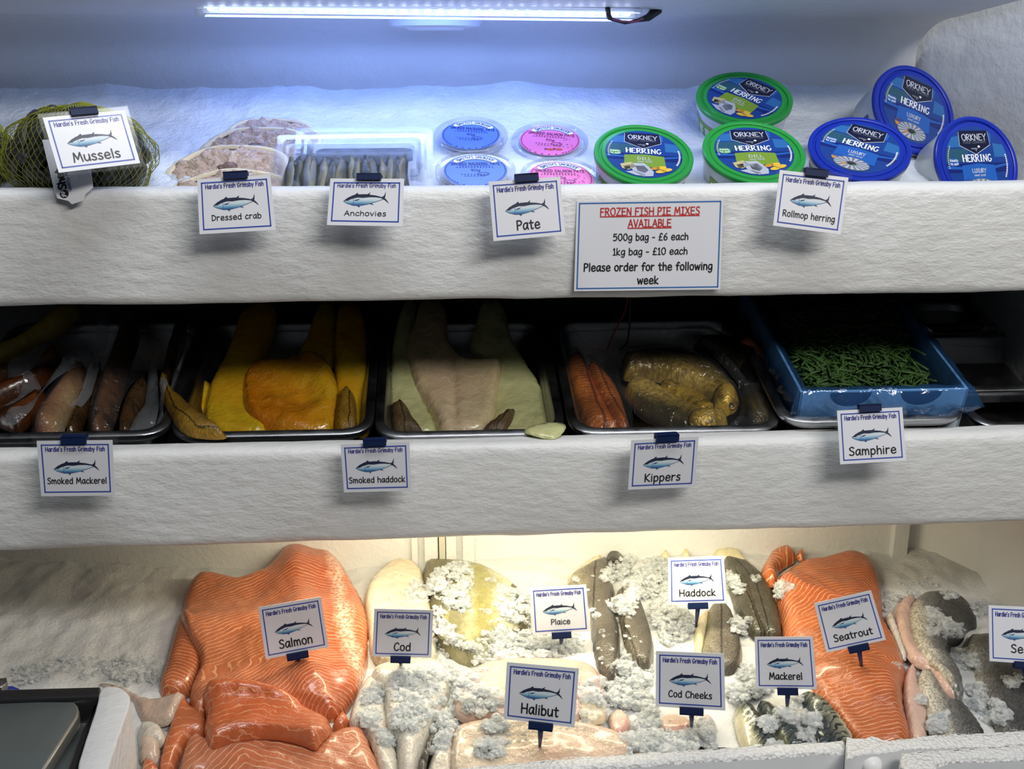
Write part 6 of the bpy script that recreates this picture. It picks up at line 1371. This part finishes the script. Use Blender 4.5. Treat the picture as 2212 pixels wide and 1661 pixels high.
# ---- cards on spikes in the fish
SC_=lambda px,y,*a,**k: card_sign(px,y,*a,surf=S3,**k)
def spike_y(x,y): return S3.at(x,y).y
for px,title,ts,lab,cx,sp,lam,dy,ty in (
 ([(557.8,1311.8),(693,1289),(710,1398),(574,1424)],'Salmon',dict(width=.53,size=.16,weight=.118),'Salmon name card tilted on the largest salmon fillet',.50,(646,1432),(.01,.02,.01,.02),0,.20),
 ([(808.6,1314.6),(936,1317.7),(931.7,1421),(804,1418)],'Cod',dict(width=.29,size=.16,weight=.118),'Cod name card standing in the cod fillets',.48,(866,1436),(.02,.02,.01,.02),0,.19),
 ([(1145,1270),(1266,1262.6),(1274.5,1363.8),(1151,1371.5)],'Plaice',dict(width=.34,size=.115,weight=.118),'Plaice name card standing in loose ice',.50,(1212,1392),(.02,.03,.01,.03),0,.22),
 ([(1094.8,1430),(1250.8,1443.8),(1241,1571.5),(1088,1553)],'Halibut',dict(width=.53,size=.165,weight=.118),'Halibut name card on its spike in the pink slab',.53,(1166,1615),(.04,.05,.05,.04),0,.20),
 ([(1443,1205),(1563,1200.8),(1571,1303),(1444,1306)],'Haddock',dict(width=.63,size=.14,weight=.118),'Haddock name card standing behind the haddock fillets',.50,(1504,1350),(.03,.05,.02,.05),0,.21),
 ([(1417,1406),(1564,1412),(1567,1535),(1416,1526)],'Cod Cheeks',dict(width=.63,size=.115,weight=.118),'Cod Cheeks name card on its spike in wet ice',.52,(1494,1570),(.05,.07,.02,.06),0,.22),
 ([(1630,1376),(1755.6,1375),(1765,1489),(1633,1487.6)],'Mackerel',dict(width=.55,size=.13,weight=.118),'Mackerel name card on its spike above the mackerel',.52,(1700,1535),(.03,.03,.02,.03),0,.22),
 ([(1758.8,1303),(1881.7,1275),(1914,1382),(1785.4,1410)],'Seatrout',dict(width=.66,size=.135,weight=.118),'Seatrout name card leaning on the seatrout fillet',.53,(1862,1445),(.03,.04,.03,.04),0,.21),
 ([(2135.5,1307),(2268,1313),(2271,1437),(2137.8,1428)],'Sea',dict(width=.31,size=.14,weight=.118),'name card cut off by the right edge of the photo, among the seabass',.56,(2215,1470),(.03,.03,.03,.03),0,.22)):
    SC_(px,spike_y(*sp)-.012+dy,title,ts,lab,'bottom',cx,spike=sp,lam=lam,ty=ty)
# ================================================================== STRIP LAMP
t=thing('strip_lamp',lc,'blue-white LED strip lamp under the top ceiling','lamp')
HOUS=plain('lamp_housing',(.55,.57,.62),.35); TUBE=filmmat('lamp_tube',(1,1,1),.04,.4,10,.0,.1,.05)
d_=(LEDR-LEDL); L_=d_.length; ux=d_.normalized(); uz=Vector((0,0,1)); uy=Vector((0,1,0))
mb=MB(); mb.box(lc+uz*.010+uy*.004,ux*(L_/2+.006),uy*.009,uz*.0035,HOUS); mb.box(lc+uz*.006+uy*.012,ux*(L_/2+.004),uy*.0015,uz*.008,HOUS); mb.build('housing',t)
mb=MB(); mb.tube([LEDL-ux*.008+uz*.002,LEDR+ux*.008+uz*.002],.0085,TUBE,16); mb.build('clear_tube',t,smooth=True)
def emis(name,c,s):
    m,nt,b=newmat(name); b.inputs['Base Color'].default_value=(0.02,.02,.02,1); b.inputs['Emission Color'].default_value=rgb(c); b.inputs['Emission Strength'].default_value=s; return m
LEDM=emis('led',(.75,.84,1),22); STRM=emis('led_strip',(.50,.64,1),1.6)
mb=MB(); mb.box(lc+uz*.003,ux*(L_/2),uy*.004,uz*.0006,STRM); mb.build('led_strip',t)
led0=None
for i in range(36):
    p=LEDL+d_*((i+.5)/36)+uz*.0012
    if led0 is None:
        mb=MB(); mb.lathe([(0,-.0022),(.002,-.0016),(.0032,0),(.0032,.0012)],LEDM,Matrix.Translation(p),10); led0=mb.build('led',t,smooth=True); base_p=p
    else:
        o=led0.copy(); COL.objects.link(o); o.location=Vector(led0.location)+(p-base_p)
# tie and cable end at the right, boss behind
mb=MB(); e=LEDR; mb.tube([at_y(1312,8,1.2),at_y(1314,30,1.195),at_y(1318,40,1.198)],.0028,WB,8); mb.build('cable_tie',t,smooth=True)
mb=MB(); mb.tube([at_y(1318,42,1.2),at_y(1350,50,1.2),at_y(1378,44,1.2),at_y(1400,38,1.21),at_y(1420,20,1.22)],[.0012,.0014,.002,.004,.006],WB,8); mb.build('cable',t,smooth=True)
mb=MB(); mb.tube([at_y(1322,40,1.197),at_y(1345,46,1.197),at_y(1372,47,1.197),at_y(1390,40,1.2)],.0011,plain('wire_pink',srgb(150,80,110),.4),6); mb.build('thin_cable',t,smooth=True)
c=at_y(941,45,1.30)
mb=MB(); mb.lathe([(0,-.010),(.030,-.010),(.034,-.007),(.036,-.0075),(.049,-.006),(.053,0),(.053,.03)],WALLM,Matrix.Translation(c),48); o=mb.build('ceiling_boss',smooth=True,angle=40); tag(o,'round white boss on the ceiling just behind the strip lamp','fitting')
